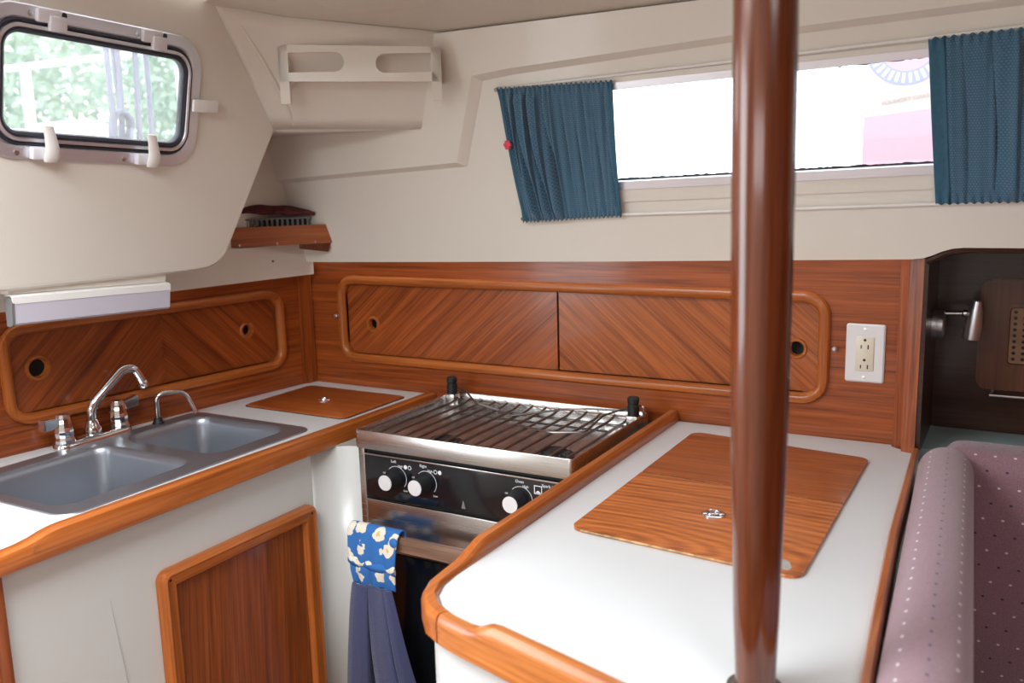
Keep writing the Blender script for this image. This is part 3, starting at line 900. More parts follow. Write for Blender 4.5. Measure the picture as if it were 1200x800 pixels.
lid = empty('locker_lid', (-1.5, 1.668, 0.90), 'small red-brown teak lid let into the counter beside the sink', 'lid')
MB().sweep(*rrect(-1.658, 1.549, -1.342, 1.787, 0.018), [(0, 0.9002), (0, 0.9030), (-0.002, 0.9042)], XY, fill=True).build('board', 'lid_dark', lid)
MB().plate(rrect(-1.662, 1.545, -1.338, 1.791, 0.02)[0], XY, 0.9001, 0.9008, [rrect(-1.6582, 1.5488, -1.3418, 1.7872, 0.018)[0]]).build('edge_gap', 'dark_gap', lid)
ring_pull((-1.500, 1.663, 0.9042), 0.017, lid)

# ================================================================== RIGHT COUNTER
rc = empty('island_counter', (-0.4, 1.3, 0.0), 'white laminate worktop between stove and settee, ringed by teak rails', 'counter')
inner = [(-0.645, 1.846), (-0.6465, 1.30), (-0.648, 0.960), (-0.645, 0.925), (-0.634, 0.895), (-0.612, 0.871), (-0.575, 0.853), (-0.376, 0.797), (-0.085, 0.716), (-0.122, 0.88), (-0.152, 1.35), (-0.168, 1.80), (-0.209, 1.836), (-0.209, 1.846)]
MB().plate(inner, XY, 0.870, 0.900).build('worktop', 'formica', rc)


def offset_path(pts, off):
    out = []
    for i, p in enumerate(pts):
        a = Vector(pts[max(i - 1, 0)]); b = Vector(pts[min(i + 1, len(pts) - 1)])
        t = (b - a).normalized()
        nn = Vector((t.y, -t.x))
        out.append((Vector(p) + nn * off, nn))
    return out


RW = 0.0115
def rail_sts(pts, zt, side=-1, zb=0.868):
    # rail stands outside of the worktop edge
    res = []
    for (c, nn), z in zip(offset_path(pts, RW * 0.98 * side * -1), zt):
        res.append(((c.x, c.y, 0), (nn.x * RW, nn.y * RW, 0), zb, z))
    return res


left_pts = [(-0.645, 1.846), (-0.6455, 1.60), (-0.6465, 1.30), (-0.647, 1.10), (-0.6475, 1.045), (-0.6475, 1.030), (-0.6478, 1.015), (-0.648, 1.000), (-0.648, 0.985), (-0.648, 0.960), (-0.645, 0.925), (-0.634, 0.895), (-0.612, 0.871), (-0.590, 0.8595)]
left_z = [0.9245] * 5 + [0.9225, 0.918, 0.913, 0.9095, 0.908, 0.908, 0.908, 0.908, 0.908]
MB().stations(rail_sts(left_pts, left_z), BAR).build('side_rail', 'rail', rc)
front_pts = [(-0.589, 0.859), (-0.575, 0.853), (-0.545, 0.844), (-0.531, 0.840), (-0.520, 0.8372), (-0.509, 0.834), (-0.495, 0.830), (-0.376, 0.797), (-0.22, 0.7535), (-0.085, 0.716)]
front_z = [0.908, 0.908, 0.9085, 0.911, 0.917, 0.922, 0.9245, 0.9245, 0.9245, 0.9245]
MB().stations(rail_sts(front_pts, front_z), BAR).build('front_rail', 'rail_x', rc)
rp = [(-0.115, 0.74), (-0.122, 0.88), (-0.137, 1.10), (-0.152, 1.35), (-0.168, 1.797)]
sts = []
for (c, nn) in offset_path(rp, 0.007):
    sts.append(((c.x, c.y, 0), (nn.x * 0.0075, nn.y * 0.0075, 0), 0.868, 0.9125))
MB().stations(sts, BAR).build('settee_side_rail', 'rail', rc)
# cabinet below
body = [(-0.655, 1.84), (-0.656, 0.955), (-0.650, 0.915), (-0.636, 0.885), (-0.610, 0.862), (-0.575, 0.846), (-0.376, 0.789), (-0.10, 0.714), (-0.126, 0.88), (-0.172, 1.80), (-0.172, 1.84)]
icab = MB().plate(body, XY, 0.0, 0.8675).build('island_cabinet', 'formica')
tag(icab, 'plain white cabinet base under the teak-railed worktop with the pole', 'cabinet')

rl = empty('icebox_lid', (-0.405, 1.45, 0.90), 'large worn light teak two-piece lid on the white worktop beside the pole', 'lid')
X0, X1 = -0.582, -0.232
mid = lambda x: 1.470 - (x + 0.57) * 0.055
def lid_half(ya, yb, corner_low):
    r = 0.02
    pts = []
    arcs = [(a * PI / 2 / 6) for a in range(7)]
    if corner_low:
        pts = [(X0 + r - r * math.cos(a), ya(X0) + r - r * math.sin(a)) for a in arcs] + [(X1 - r + r * math.sin(a), ya(X1) + r - r * math.cos(a)) for a in arcs] + [(X1, yb(X1)), (X0, yb(X0))]
    else:
        pts = [(X0, ya(X0)), (X1, ya(X1))] + [(X1 - r + r * math.cos(a), yb(X1) - r + r * math.sin(a)) for a in arcs] + [(X0 + r - r * math.sin(a), yb(X0) - r + r * math.cos(a)) for a in arcs]
    return pts
near = lid_half(lambda x: 1.172 - (x + 0.575) * 0.075, lambda x: mid(x) - 0.003, True)
far = lid_half(lambda x: mid(x) + 0.003, lambda x: 1.760 - (x + 0.584) * 0.11, False)
for pts, lm in ((near, 'lid'), (far, 'lid_far')):
    b = MB().plate(pts, XY, 0.9005, 0.9052)
    bmesh.ops.recalc_face_normals(b.bm, faces=b.bm.faces[:])
    b.build('lid_board', lm, rl)
MB().plate([(X0 + 0.004, mid(X0) - 0.0029), (X1 - 0.004, mid(X1) - 0.0029), (X1 - 0.004, mid(X1) + 0.0029), (X0 + 0.004, mid(X0) + 0.0029)], XY, 0.9001, 0.9040).build('seam', plain('grimy_worn_seam', (0.20, 0.11, 0.06), 0.8, var=0.9, vscale=90), rl)
ring_pull((-0.402, 1.317, 0.9052), 0.0185, rl, 0.3)
# chip of bare filler at the worn corner
MB().plate([(-0.268, 1.166), (-0.252, 1.160), (-0.250, 1.172), (-0.257, 1.190), (-0.266, 1.195), (-0.270, 1.180)], XY, 0.9052, 0.9055).build('worn_patch', plain('grey_bare_patch', (0.42, 0.39, 0.37), 0.7, var=0.2, vscale=150), rl)
gap = plain('pale_worn_edge', (0.50, 0.30, 0.13), 0.7, var=0.5, vscale=90)
ed = [(x, 1.1715 - (x + 0.575) * 0.075) for x in (-0.562, -0.48, -0.40, -0.32, -0.252)]
MB().tube([(x, y + 0.0002, 0.9035) for x, y in ed], 0.0017, 6).build('worn_edge', gap, rl)

# pole standing on the worktop
pole = empty('support_pole', (-0.2185, 0.868, 0.90), 'dark varnished wooden pole rising from the white worktop to the ceiling', 'pole')
prof = [(0.0206, 0.0), (0.0209, 0.02), (0.0231, 0.074), (0.0246, 0.149), (0.0262, 0.21), (0.0278, 0.293), (0.0287, 0.38), (0.02935, 0.488), (0.0295, 0.592), (0.0292, 0.70), (0.0290, 0.90)]
MB().lathe(prof, (-0.2185, 0.868, 0.9035), (-0.006, 0, 1), 40).build('shaft', 'pole', pole, angle=60)
MB().lathe([(0.0, 0.0), (0.029, 0.0), (0.029, 0.002), (0.026, 0.0035), (0.0, 0.0035)], (-0.2185, 0.868, 0.9001), (0, 0, 1), 32).build('base_flange', 'wire', pole)

# ================================================================== STOVE
st = empty('gimballed_stove', (-0.965, 1.63, 0.0), 'stainless two-burner stove with black control panel set between the counters', 'stove')
sx0, sx1, sy0, sy1 = -1.222, -0.706, 1.440, 1.826
RO, ROn = rrect(sx0, sy0, sx1, sy1, 0.010, 4)
MB().sweep(RO, ROn, [(-0.004, 0.884), (0.0, 0.8795), (0.0, 0.9165), (-0.001, 0.9185), (-0.003, 0.9185), (-0.004, 0.9165), (-0.004, 0.888)], XY).build('hob_surround', 'steel', st)
MB().plate(rrect(sx0 + 0.003, sy0 + 0.003, sx1 - 0.003, sy1 - 0.003, 0.008, 4)[0], XY, 0.883, 0.888, [rrect(-1.17, 1.735, -0.76, 1.752, 0.004, 3)[0]]).build('hob_tray', 'steel_tray', st)
MB().box(-1.18, -0.75, 1.725, 1.76, 0.872, 0.8825).build('air_slot', 'dark_gap', st)
# raised back strip of the tray
MB().box(sx0 + 0.03, sx1 - 0.03, sy1 - 0.024, sy1 - 0.004, 0.888, 0.908, 0.002).build('back_strip', 'steel', st)
for bx, by in ((-1.045, 1.515), (-0.795, 1.535)):
    bn = MB().lathe([(0, 0), (0.040, 0), (0.042, 0.004), (0.030, 0.007), (0.030, 0.010), (0.026, 0.013), (0.0, 0.0135)], (bx, by, 0.8882), n=28).build('burner', 'iron', st)
    mb = MB()
    for i in range(18):
        a = 2 * PI * i / 18
        mb.box(0.0285, 0.0315, -0.0016, 0.0016, 0.0070, 0.0105, M=Matrix.Translation((bx, by, 0.8882)) @ Matrix.Rotation(a, 4, 'Z'))
    mb.build('flame_ports', 'steel_tray', bn)
# grate: bent wires
for i in range(14):
    x = -1.188 + i * 0.0345
    j = random.uniform(-0.0015, 0.0015)
    MB().tube(polyline_rounded([(x + j, 1.452, 0.9015), (x + j, 1.50, 0.906), (x, 1.765, 0.906), (x, 1.795, 0.9115)], 0.012, 4), 0.0031, 8).build('grate_bar', 'wire', st)
for y, z in ((1.478, 0.9005), (1.752, 0.9005)):
    MB().tube([(-1.20, y, z), (-0.728, y, z)], 0.0026, 8).build('grate_cross_bar', 'wire', st)
# pan clamps with black knobs
for kx, ky, pts in ((-1.205, 1.795, [(-1.19, 1.795, 0.935), (-1.165, 1.790, 0.936), (-1.10, 1.735, 0.921), (-1.030, 1.735, 0.909), (-1.030, 1.715, 0.909)]),
                    (-0.722, 1.775, [(-0.735, 1.775, 0.937), (-0.775, 1.735, 0.926), (-0.775, 1.640, 0.912), (-0.845, 1.615, 0.910), (-0.935, 1.640, 0.910)])):
    ck = MB().box(kx - 0.013, kx + 0.013, ky - 0.013, ky + 0.013, 0.888, 0.922, 0.002).build('clamp_bracket', 'steel', st)
    MB().lathe([(0.0125, 0), (0.013, 0.003), (0.013, 0.022), (0.0112, 0.024), (0.0112, 0.027), (0.0128, 0.029), (0.0128, 0.038), (0.010, 0.041), (0, 0.0415)], (kx, ky, 0.922), n=20).build('clamp_knob', 'black', ck)
    MB().tube(polyline_rounded(pts, 0.012, 5), 0.0025, 8).build('clamp_wire', 'wire', ck)
MB().tube(polyline_rounded([(-0.735, 1.770, 0.931), (-0.86, 1.775, 0.924), (-0.985, 1.70, 0.911)], 0.03, 6), 0.0024, 8).build('clamp_wire', 'wire', st)
MB().tube(polyline_rounded([(-0.709, 1.800, 0.905), (-0.7085, 1.800, 0.938), (-0.727, 1.800, 0.938)], 0.006, 4), 0.003, 8).build('gimbal_hook', 'steel', st)

# body, control panel, oven
mb = MB().box(-1.204, -0.716, 1.458, 1.820, 0.16, 0.8795)
mb.build('oven_body', 'iron', st)
MB().box(-1.222, -1.206, 1.452, 1.475, 0.16, 0.8785, 0.001).build('side_channel', 'steel', st)
MB().box(-0.722, -0.707, 1.452, 1.475, 0.16, 0.8785, 0.001).build('side_channel', 'steel', st)
cp = MB().box(-1.199, -0.721, 1.4445, 1.4585, 0.775, 0.868, 0.0015).build('control_panel', 'black_glass', st)
MB().box(-1.199, -0.721, 1.4425, 1.4460, 0.866, 0.8695, 0.0008).build('panel_trim', 'steel', cp)
FP = Vector((0, 1.4443, 0))
def front_M(x, z): return frame_M((x, 1.4442, z), (1, 0, 0), (0, 0, 1))
def arc_strip(cx, cz, r0, r1, a0, a1, n=20):
    mb = MB()
    va, vb = [], []
    for i in range(n + 1):
        a = a0 + (a1 - a0) * i / n
        va.append(mb.bm.verts.new((cx + r0 * math.cos(a), 1.4441, cz + r0 * math.sin(a))))
        vb.append(mb.bm.verts.new((cx + r1 * math.cos(a), 1.4441, cz + r1 * math.sin(a))))
    for i in range(n): mb.bm.faces.new((va[i], va[i + 1], vb[i + 1], vb[i]))
    return mb
for i, (kx, name) in enumerate(((-1.123, 'Left'), (-1.048, 'Right'), (-0.826, 'Oven'))):
    kz = 0.822
    kn = MB().lathe([(0.0, 0), (0.020, 0), (0.020, 0.004), (0.0178, 0.008), (0.0172, 0.030), (0.016, 0.0315), (0, 0.0315)], (kx, 1.4442, kz), (0, -1, 0), 28).build('control_knob', 'black', st)
    MB().lathe([(0.0, 0.0), (0.0162, 0.0), (0.0166, 0.001), (0.0160, 0.0022), (0, 0.0022)], (kx, 1.4442 - 0.0313, kz), (0, -1, 0), 28).build('knob_face', 'knob_face', kn)
    arc_strip(kx + 0.006, kz + 0.002, 0.0248, 0.0258, -0.7, 2.4).build('dial_arc', 'print_white', cp)
    text_mesh('lettering', name, 0.0085, front_M(kx + (0.0 if i < 2 else 0.004), kz + 0.037), 'print_white', cp)
    text_mesh('lettering', 'Low', 0.006, front_M(kx + 0.028, kz - 0.023), 'print_white', cp)
    text_mesh('lettering', 'Off', 0.005, front_M(kx - 0.026, kz + 0.009), 'print_white', cp)
    text_mesh('lettering', 'High', 0.007, front_M(kx + 0.017, kz + 0.0285), 'print_white', cp)
    if i < 2:
        for q, solid in ((0.030, i == 0), (0.0405, i == 1)):
            r0 = 0.0 if solid else 0.0032
            arc_strip(kx + q, kz + 0.0285, max(r0, 0.0001), 0.0045, 0, 2 * PI).build('burner_symbol', 'print_white', cp)
    else:
        mb = MB()
        bx, bz = kx + 0.044, kz + 0.026
        def FR(u, v, d): return Vector((u, 1.4443 - d, v))
        mb.plate([(bx - .0085, bz - .0085), (bx + .0085, bz - .0085), (bx + .0085, bz + .0085), (bx - .0085, bz + .0085)], FR, 0, 0.0002, [[(bx - .007, bz - .007), (bx + .007, bz - .007), (bx + .007, bz + .007), (bx - .007, bz + .007)]])
        mb.plate([(bx - .0065, bz - .006), (bx - .003, bz - .0035), (bx, bz - .0015), (bx + .003, bz - .0035), (bx + .0065, bz - .006)], FR, 0, 0.0002)
        mb.build('oven_symbol', 'print_white', cp)
text_mesh('lettering', 'Spark igniter', 0.0085, front_M(-0.752, 0.864 - 0.006), 'print_white', cp)
MB().lathe([(0.0125, 0), (0.0125, 0.003), (0.010, 0.0035), (0.010, 0.001), (0, 0.001)], (-0.753, 1.4444, 0.834), (0, -1, 0), 24).build('igniter_button', 'knob_face', st)
MB().plate([(-0.958, 0.783), (-0.948, 0.783), (-0.9525, 0.800), (-0.9535, 0.800)], lambda u, v, d: Vector((u, 1.4443 - d, v)), 0, 0.0002).build('sail_mark', 'ribbed', cp)
od = MB().box(-1.200, -0.720, 1.444, 1.458, 0.655, 0.768, 0.002).build('oven_door', 'steel', st)
MB().box(-1.200, -0.720, 1.446, 1.458, 0.20, 0.653, 0.002).build('oven_window', 'black_glass', od)
MB().box(-1.203, -0.722, 1.383, 1.397, 0.690, 0.722, 0.003).build('door_handle', wood('grey_brown_streaks', (1, 0, 0), (0.13, 0.07, 0.045), (0.34, 0.20, 0.14), rough=0.4, coat=0.1), st)  # handle bar coloured in grey-brown lengthwise streaks
for x in (-1.192, -0.735):
    MB().box(x - 0.006, x + 0.006, 1.397, 1.4445, 0.695, 0.717, 0.001).build('handle_arm', 'steel', st)

# ================================================================== TOWEL ON THE OVEN HANDLE
tw = empty('hand_towel', (-1.12, 1.385, 0.25), 'navy terry towel with a blue floral top wrapped round the oven handle', 'towel')
def band(s, t):
    # s across, t from behind the handle over the top and down the front
    x = -1.196 + 0.128 * s
    if t < 0.25:
        k = t / 0.25
        y, z = 1.4015, 0.690 + 0.034 * k
    elif t < 0.4:
        k = (t - 0.25) / 0.15
        a = PI * k
        y, z = 1.3895 + 0.0125 * math.cos(a), 0.725 + 0.010 * math.sin(a)
    else:
        k = (t - 0.4) / 0.6
        y, z = 1.3765 - 0.006 * math.sin(k * PI) - 0.004 * k, 0.725 - 0.118 * k
        xc = -1.134
        x = xc + (x + 1.132) * (1 - 0.17 * k)
    pl = 0.003 * math.sin(s * 21 + t * 3) * min(1, max(0, (t - 0.35) * 2)) - 0.002 * math.exp(-((t - 0.78) / 0.03) ** 2)
    return Vector((x, y - pl, z))
MB().grid(band, 40, 44, lambda a, b: (a * 0.15, b * 0.22)).build('floral_band', 'floral', tw, angle=80, solid=0.003)
def wrap(s, t):
    x = -1.197 + 0.128 * s * 0.93 + 0.004
    z = 0.668 - 0.020 * t + 0.010 * (s - 0.5) ** 2 - 0.006 * s
    return Vector((x, 1.3700 - 0.0055 * math.sin(PI * t) - 0.002 * math.sin(s * 14), z))
MB().grid(wrap, 30, 8, lambda a, b: (a * 0.15 + 0.31, b * 0.03 + 0.17)).build('wrap_fold', 'floral', tw, angle=80, solid=0.002)
MB().lathe([(0.0095, 0), (0.0095, 0.003), (0.007, 0.0045), (0, 0.005)], (-1.075, 1.370, 0.716), (0, -1, 0.1), 16).build('loop_button', 'floral', tw)
PLEAT = [(0.0, 0.020), (0.05, 0.006), (0.14, 0.001), (0.28, 0.0), (0.365, 0.003), (0.375, 0.010), (0.335, 0.034), (0.36, 0.040), (0.45, 0.036), (0.405, 0.010),
         (0.415, 0.003), (0.50, 0.0), (0.68, 0.0), (0.795, 0.002), (0.805, 0.010), (0.775, 0.030), (0.80, 0.036), (0.86, 0.032), (0.825, 0.009), (0.84, 0.003), (0.92, 0.004), (1.0, 0.022)]
def terry(s, t):
    k = s * (len(PLEAT) - 1)
    i = min(int(k), len(PLEAT) - 2); fr = k - i
    px_ = PLEAT[i][0] * (1 - fr) + PLEAT[i + 1][0] * fr
    dp_ = PLEAT[i][1] * (1 - fr) + PLEAT[i + 1][1] * fr
    w = 0.100 + 0.092 * (t ** 0.75)
    open_ = min(1.0, 0.12 + 1.3 * t)
    gap = 0.17 * open_ * t                                   # the pleats part as the cloth falls
    px_ += gap * 0.5 * max(-1.0, min(1.0, (k - 7) / 2.0))
    x = -1.134 + 0.008 * t + w * (px_ - 0.5)
    y = 1.3640 + dp_ * open_ - 0.006 * math.sin(PI * min(1, t * 1.3)) - 0.003 * math.sin(px_ * 9 + 2 * t)
    return Vector((x, y, 0.612 - 0.36 * t))
MB().grid(terry, 126, 60, lambda a, b: (a * 0.34, b * 0.36)).build('terry_skirt', 'towel', tw, angle=80, solid=0.004)

# ================================================================== PORTLIGHT (window_1)
w1 = empty('window_1', PN(1.10, 1.48, 0), 'opening portlight with aluminium frame, black gasket and white dogs above the sink', 'window')
structure(w1)
def PW(u, v, d): return PN(u, v - (u - 1.10) * 0.036 - 0.001, d)
op, on = rrect(0.866, 1.482, 1.312, 1.727, 0.062, 10)
MB().sweep(op, on, [(0, 0.0005), (0, 0.005), (-0.002, 0.007), (-0.020, 0.008), (-0.023, 0.006), (-0.024, -0.018)], PW).build('aluminium_frame', 'alu', w1)
ip, in_ = rrect(0.8895, 1.5075, 1.287, 1.7015, 0.045, 10)
MB().sweep(ip, in_, [(0.003, 0.0065), (0.001, 0.009), (-0.002, 0.009), (-0.004, 0.006)], PW).build('outer_gasket', 'gasket', w1)
MB().sweep(ip, in_, [(-0.004, 0.004), (-0.0045, 0.012), (-0.010, 0.013), (-0.0115, 0.010)], PW).build('sash_frame', 'alu', w1)
MB().sweep(ip, in_, [(-0.0105, 0.002), (-0.011, 0.011), (-0.015, 0.012), (-0.0195, 0.008), (-0.0205, -0.004)], PW).build('inner_gasket', 'gasket', w1)
MB().plate(rrect(0.904, 1.522, 1.2725, 1.687, 0.034, 10)[0], PW, 0.0, 0.004).build('pane', 'pane', w1)
PU, PV = Vector((0, 1, 0)), (PN(0, 1, 0) - PN(0, 0, 0)).normalized()
def PNM(u, v): 
    M = Matrix((PU, PV, PU.cross(PV))).transposed().to_4x4()
    return Matrix.Translation(PW(u, v, 0)) @ M
nsign = 1 if PU.cross(PV).dot(PAN_N) > 0 else -1
for u in (0.985, 1.190):
    M = PNM(u, 1.713) @ Matrix.Scale(nsign, 4, (0, 0, 1))
    hg = MB().box(-0.026, 0.020, -0.010, 0.013, 0.006, 0.017, 0.004, M=M).box(-0.006, 0.026, -0.022, 0.004, 0.010, 0.021, 0.004, M=M).build('hinge', 'clear_plastic', w1)
    MB().lathe([(0.005, 0), (0.005, 0.003), (0, 0.0035)], M @ Vector((0.021, 0.006, 0.014)), PAN_N, 12).build('hinge_pin', 'gasket', hg)
    MB().lathe([(0.005, 0), (0.005, 0.0016), (0, 0.002)], M @ Vector((-0.033, 0.002, 0.0078)), PAN_N, 12).build('screw', 'steel', w1)
for u, v in ((0.978, 1.494), (1.188, 1.494)):
    M = PNM(u, v) @ Matrix.Scale(nsign, 4, (0, 0, 1))
    dg_ = MB().box(-0.024, 0.004, -0.010, 0.012, 0.007, 0.020, 0.003, M=M).build('dog_bracket', 'clear_plastic', w1)
    mb = MB()
    pts = [(0.008, -0.013, 0.020), (0.008, -0.004, 0.024), (0.006, 0.012, 0.028), (0.000, 0.032, 0.030), (-0.006, 0.050, 0.031)]
    prof = []
    for k, (a, b, c) in enumerate(pts):
        wd = (0.012, 0.0145, 0.013, 0.011, 0.010)[k]; th = (0.005, 0.007, 0.0065, 0.005, 0.004)[k]
        ring = []
        for i in range(12):
            an = 2 * PI * i / 12
            ring.append(mb.bm.verts.new(M @ Vector((a + wd * math.cos(an), b, c + th * math.sin(an)))))
        prof.append(ring)
    for a, b in zip(prof, prof[1:]):
        for i in range(12): mb.bm.faces.new((a[i], a[(i + 1) % 12], b[(i + 1) % 12], b[i]))
    mb.bm.faces.new(prof[0][::-1]); mb.bm.faces.new(prof[-1])
    mb.build('dog_lever', 'white_plastic', dg_)
    MB().lathe([(0.0045, 0), (0.0045, 0.0016), (0, 0.002)], M @ Vector((-0.046, 0.000, 0.0078)), PAN_N, 12).build('screw', 'steel', w1)
M = PNM(1.318, 1.605) @ Matrix.Scale(nsign, 4, (0, 0, 1))
MB().box(-0.031, 0.033, -0.0135, 0.0115, 0.012, 0.020, 0.0035, M=M).box(0.010, 0.031, -0.010, 0.008, 0.0, 0.014, 0.002, M=M).build('stop_tab', 'white_plastic', w1)

# ================================================================== STRIP LIGHT
sl = empty('strip_light', (-1.57, 1.10, 1.19), 'white strip light with lilac diffuser under the portlight panel above the sink', 'light')
def SLp(y, x, z): return Vector((x, y, z))
mb = MB()
sec = [(-1.572, 1.2455), (-1.556, 1.2455), (-1.551, 1.236), (-1.556, 1.2005), (-1.562, 1.1965), (-1.572, 1.1965)]
def sec_prism(sec, y0, y1, slope=-0.038, inset=0.0):
    mb = MB()
    va = [mb.bm.verts.new((x, y0, z + slope * (y0 - 0.935))) for x, z in sec]
    vb = [mb.bm.verts.new((x, y1, z + slope * (y1 - 0.935))) for x, z in sec]
    n = len(sec)
    for i in range(n): mb.bm.faces.new((va[i], va[(i + 1) % n], vb[(i + 1) % n], vb[i]))
    mb.bm.faces.new(va[::-1]); mb.bm.faces.new(vb)
    return mb
sec_prism(sec, 0.937, 1.272).build('diffuser', 'diffuser', sl)
sec_prism([(x + 0.0012 if x > -1.57 else x, z + (0.0012 if z > 1.22 else -0.0012)) for x, z in sec], 0.932, 0.9368).build('end_cap', 'ribbed', sl)
sec_prism([(-1.572, 1.2500), (-1.556, 1.2500), (-1.5525, 1.2470), (-1.5525, 1.2370), (-1.5500, 1.2362), (-1.5495, 1.2485), (-1.556, 1.2520), (-1.572, 1.2520)], 0.934, 1.273).build('housing', 'white_plastic', sl)
sec_prism([(-1.585, 1.2530), (-1.560, 1.2530), (-1.560, 1.290), (-1.585, 1.290)], 0.935, 1.270).build('mounting_board', 'liner', sl)

# ================================================================== DISH RACK ON THE CORNER BOX
RU = Vector((0.843, 0.537, 0)); RN = Vector((0.537, -0.843, 0))
RO_ = Vector((-1.3825, 1.458, 0))
def RK(u, v, d): return RO_ + RU * u + RN * d + Vector((0, 0, v))
rk = empty('dish_rack', RK(0.17, 1.62, 0), 'cream moulded rack with two long slots on the corner box', 'rack')
def stadium(u0, u1, z0, z1, left_round, right_round, n=8):
    r = (z1 - z0) / 2; pts = []
    zc = (z0 + z1) / 2
    if right_round: pts += [(u1 - r + r * math.cos(a), zc + r * math.sin(a)) for a in [-PI / 2 + PI * i / n for i in range(n + 1)]]
    else: pts += [(u1, z0), (u1, z1)]
    if left_round: pts += [(u0 + r + r * math.cos(a), zc + r * math.sin(a)) for a in [PI / 2 + PI * i / n for i in range(n + 1)]]
    else: pts += [(u0, z1), (u0, z0)]
    return pts
MB().plate([(0.0, 1.646), (0.337, 1.639), (0.338, 1.7095), (0.0, 1.7205)], RK, -0.012, 0.0,
           [stadium(0.018, 0.136, 1.6635, 1.7035, False, True), stadium(0.201, 0.321, 1.659, 1.698, True, False)]).build('slotted_board', 'liner', rk)
for u, zt in ((0.010, 1.7200), (0.328, 1.7095)):
    def CH(a, b, d, u=u): return RK(u + d, b, a)
    ch = [(-0.012, zt), (-0.012, 1.640), (-0.008, 1.617), (0.002, 1.605), (-0.004, 1.604), (-0.018, 1.612), (-0.030, 1.628), (-0.050, 1.645), (-0.090, 1.655), (-0.12, 1.66), (-0.12, zt)]
    ch = [(0.0, zt), (0.0, 1.606), (-0.003, 1.600), (-0.010, 1.5995), (-0.016, 1.607), (-0.021, 1.624), (-0.034, 1.636), (-0.055, 1.640), (-0.095, 1.640), (-0.095, zt)]
    MB().plate(ch, CH, -0.010, 0.010).build('side_bracket', 'liner', rk)

# ================================================================== CORNER SHELF AND WHAT LIES ON IT
SP0 = Vector((-1.551, 1.789, 0)); SU = Vector((-0.131, -0.190, 0)).normalized(); SN = Vector((0.190, -0.131, 0)).normalized()
def SH(u, v, d): return SP0 + SU * u + SN * d + Vector((0, 0, v))
sh = empty('corner_shelf', SH(0.12, 1.28, -0.03), 'reddish wooden corner shelf with a raised front board below the dish rack', 'shelf')
MB().plate([(-0.004, 1.2865), (0.262, 1.2865), (0.258, 1.3345), (0.004, 1.3345)], SH, -0.012, 0.0).build('front_board', 'shelf_wood', sh)
mb = MB()
a, b_ = SH(0.0, 0, -0.012), SH(0.235, 0, -0.012)
tri = [(a.x, a.y), (b_.x, b_.y), (-1.698, 1.590), (-1.668, 1.774), (-1.575, 1.786)]
mb.plate(tri, XY, 1.288, 1.300)
mb.build('shelf_board', 'shelf_wood', sh)
MB().plate([(0.012, 1.2635), (0.082, 1.2745), (0.082, 1.288), (0.004, 1.288)], SH, -0.020, -0.004).build('bearer', 'dark_door', sh)
for u in (0.045, 0.140, 0.232):
    MB().lathe([(0.0028, 0), (0.0028, 0.0012), (0, 0.0016)], SH(u, 1.291, 0.0), SN, 10).build('screw', 'steel', sh)
MB().lathe([(0.003, 0), (0.003, 0.0012), (0, 0.0016)], LW(0.155, 1.245, 0.0452), LN, 10).build('screw', 'wire', wall_left)
# grey ribbed tray and maroon cloth
tray = empty('ribbed_tray', SH(0.12, 1.30, -0.045), 'grey ribbed tray lying on the corner shelf under a maroon cloth', 'tray')
MB().plate([(0.048, 1.3003), (0.225, 1.3003), (0.225, 1.308), (0.048, 1.308)], SH, -0.075, -0.018).build('tray_base', 'ribbed', tray)
for i in range(14):
    u = 0.052 + i * 0.0128
    MB().plate([(u, 1.308), (u + 0.0062, 1.308), (u + 0.0062, 1.350), (u, 1.350)], SH, -0.060, -0.024).build('tray_rib', 'ribbed', tray)
MB().plate([(0.048, 1.350), (0.228, 1.350), (0.228, 1.354), (0.048, 1.354)], SH, -0.062, -0.022).build('tray_rim', 'ribbed', tray)
def cloth(s, t):
    u = 0.040 + 0.195 * s
    d = -0.010 - 0.066 * t
    ed = min(s, 1 - s) * 8
    ed2 = min(t, 1 - t) * 6
    h = 0.016 * (1 - math.exp(-ed)) * (1 - math.exp(-ed2)) + 0.012 * s
    return SH(u, 1.3570 + h + 0.0012 * math.sin(s * 17 + t * 5) * min(1, ed), d)
rug = MB().grid(cloth, 40, 14).build('folded_cloth', 'rug', None, angle=70)
md = rug.modifiers.new('thickness', 'SOLIDIFY'); md.thickness = 0.008; md.offset = 1
tag(rug, 'dark maroon patterned cloth folded on top of the grey tray', 'cloth')

# ================================================================== LONG WINDOW (window_2), RODS, CURTAINS
w2 = empty('window_2', LI(-0.3, 1.42, 0), 'long fixed cabin window in a white surround between the blue curtains', 'window')
structure(w2)
def wl(u, z, k): return z + (u + 0.90) * k
mb = MB()
KB, KT = 0.0254, 0.0209
outw = [(-0.93, wl(-0.93, 1.3775, KB)), (0.47, wl(0.47, 1.3775, KB)), (0.47, wl(0.47, 1.622, KT)), (-0.93, wl(-0.93, 1.622, KT))]
hole = [(-0.895, wl(-0.895, 1.4195, KB)), (0.435, wl(0.435, 1.4195, KB)), (0.435, wl(0.435, 1.5985, KT)), (-0.895, wl(-0.895, 1.5985, KT))]
mb.plate(outw, LI, 0.0004, 0.006, [hole])
mb.build('surround', 'liner', w2)
o2 = [(-0.915, wl(-0.915, 1.4035, KB)), (0.455, wl(0.455, 1.4035, KB)), (0.455, wl(0.455, 1.6125, KT)), (-0.915, wl(-0.915, 1.6125, KT))]
MB().plate(o2, LI, 0.006, 0.010, [hole]).build('inner_bead', 'alu', w2)
gl = [(-0.91, wl(-0.91, 1.405, KB)), (0.45, wl(0.45, 1.405, KB)), (0.45, wl(0.45, 1.612, KT)), (-0.91, wl(-0.91, 1.612, KT))]
MB().plate(gl, LI, -0.016, -0.011).build('pane', 'acrylic', w2)
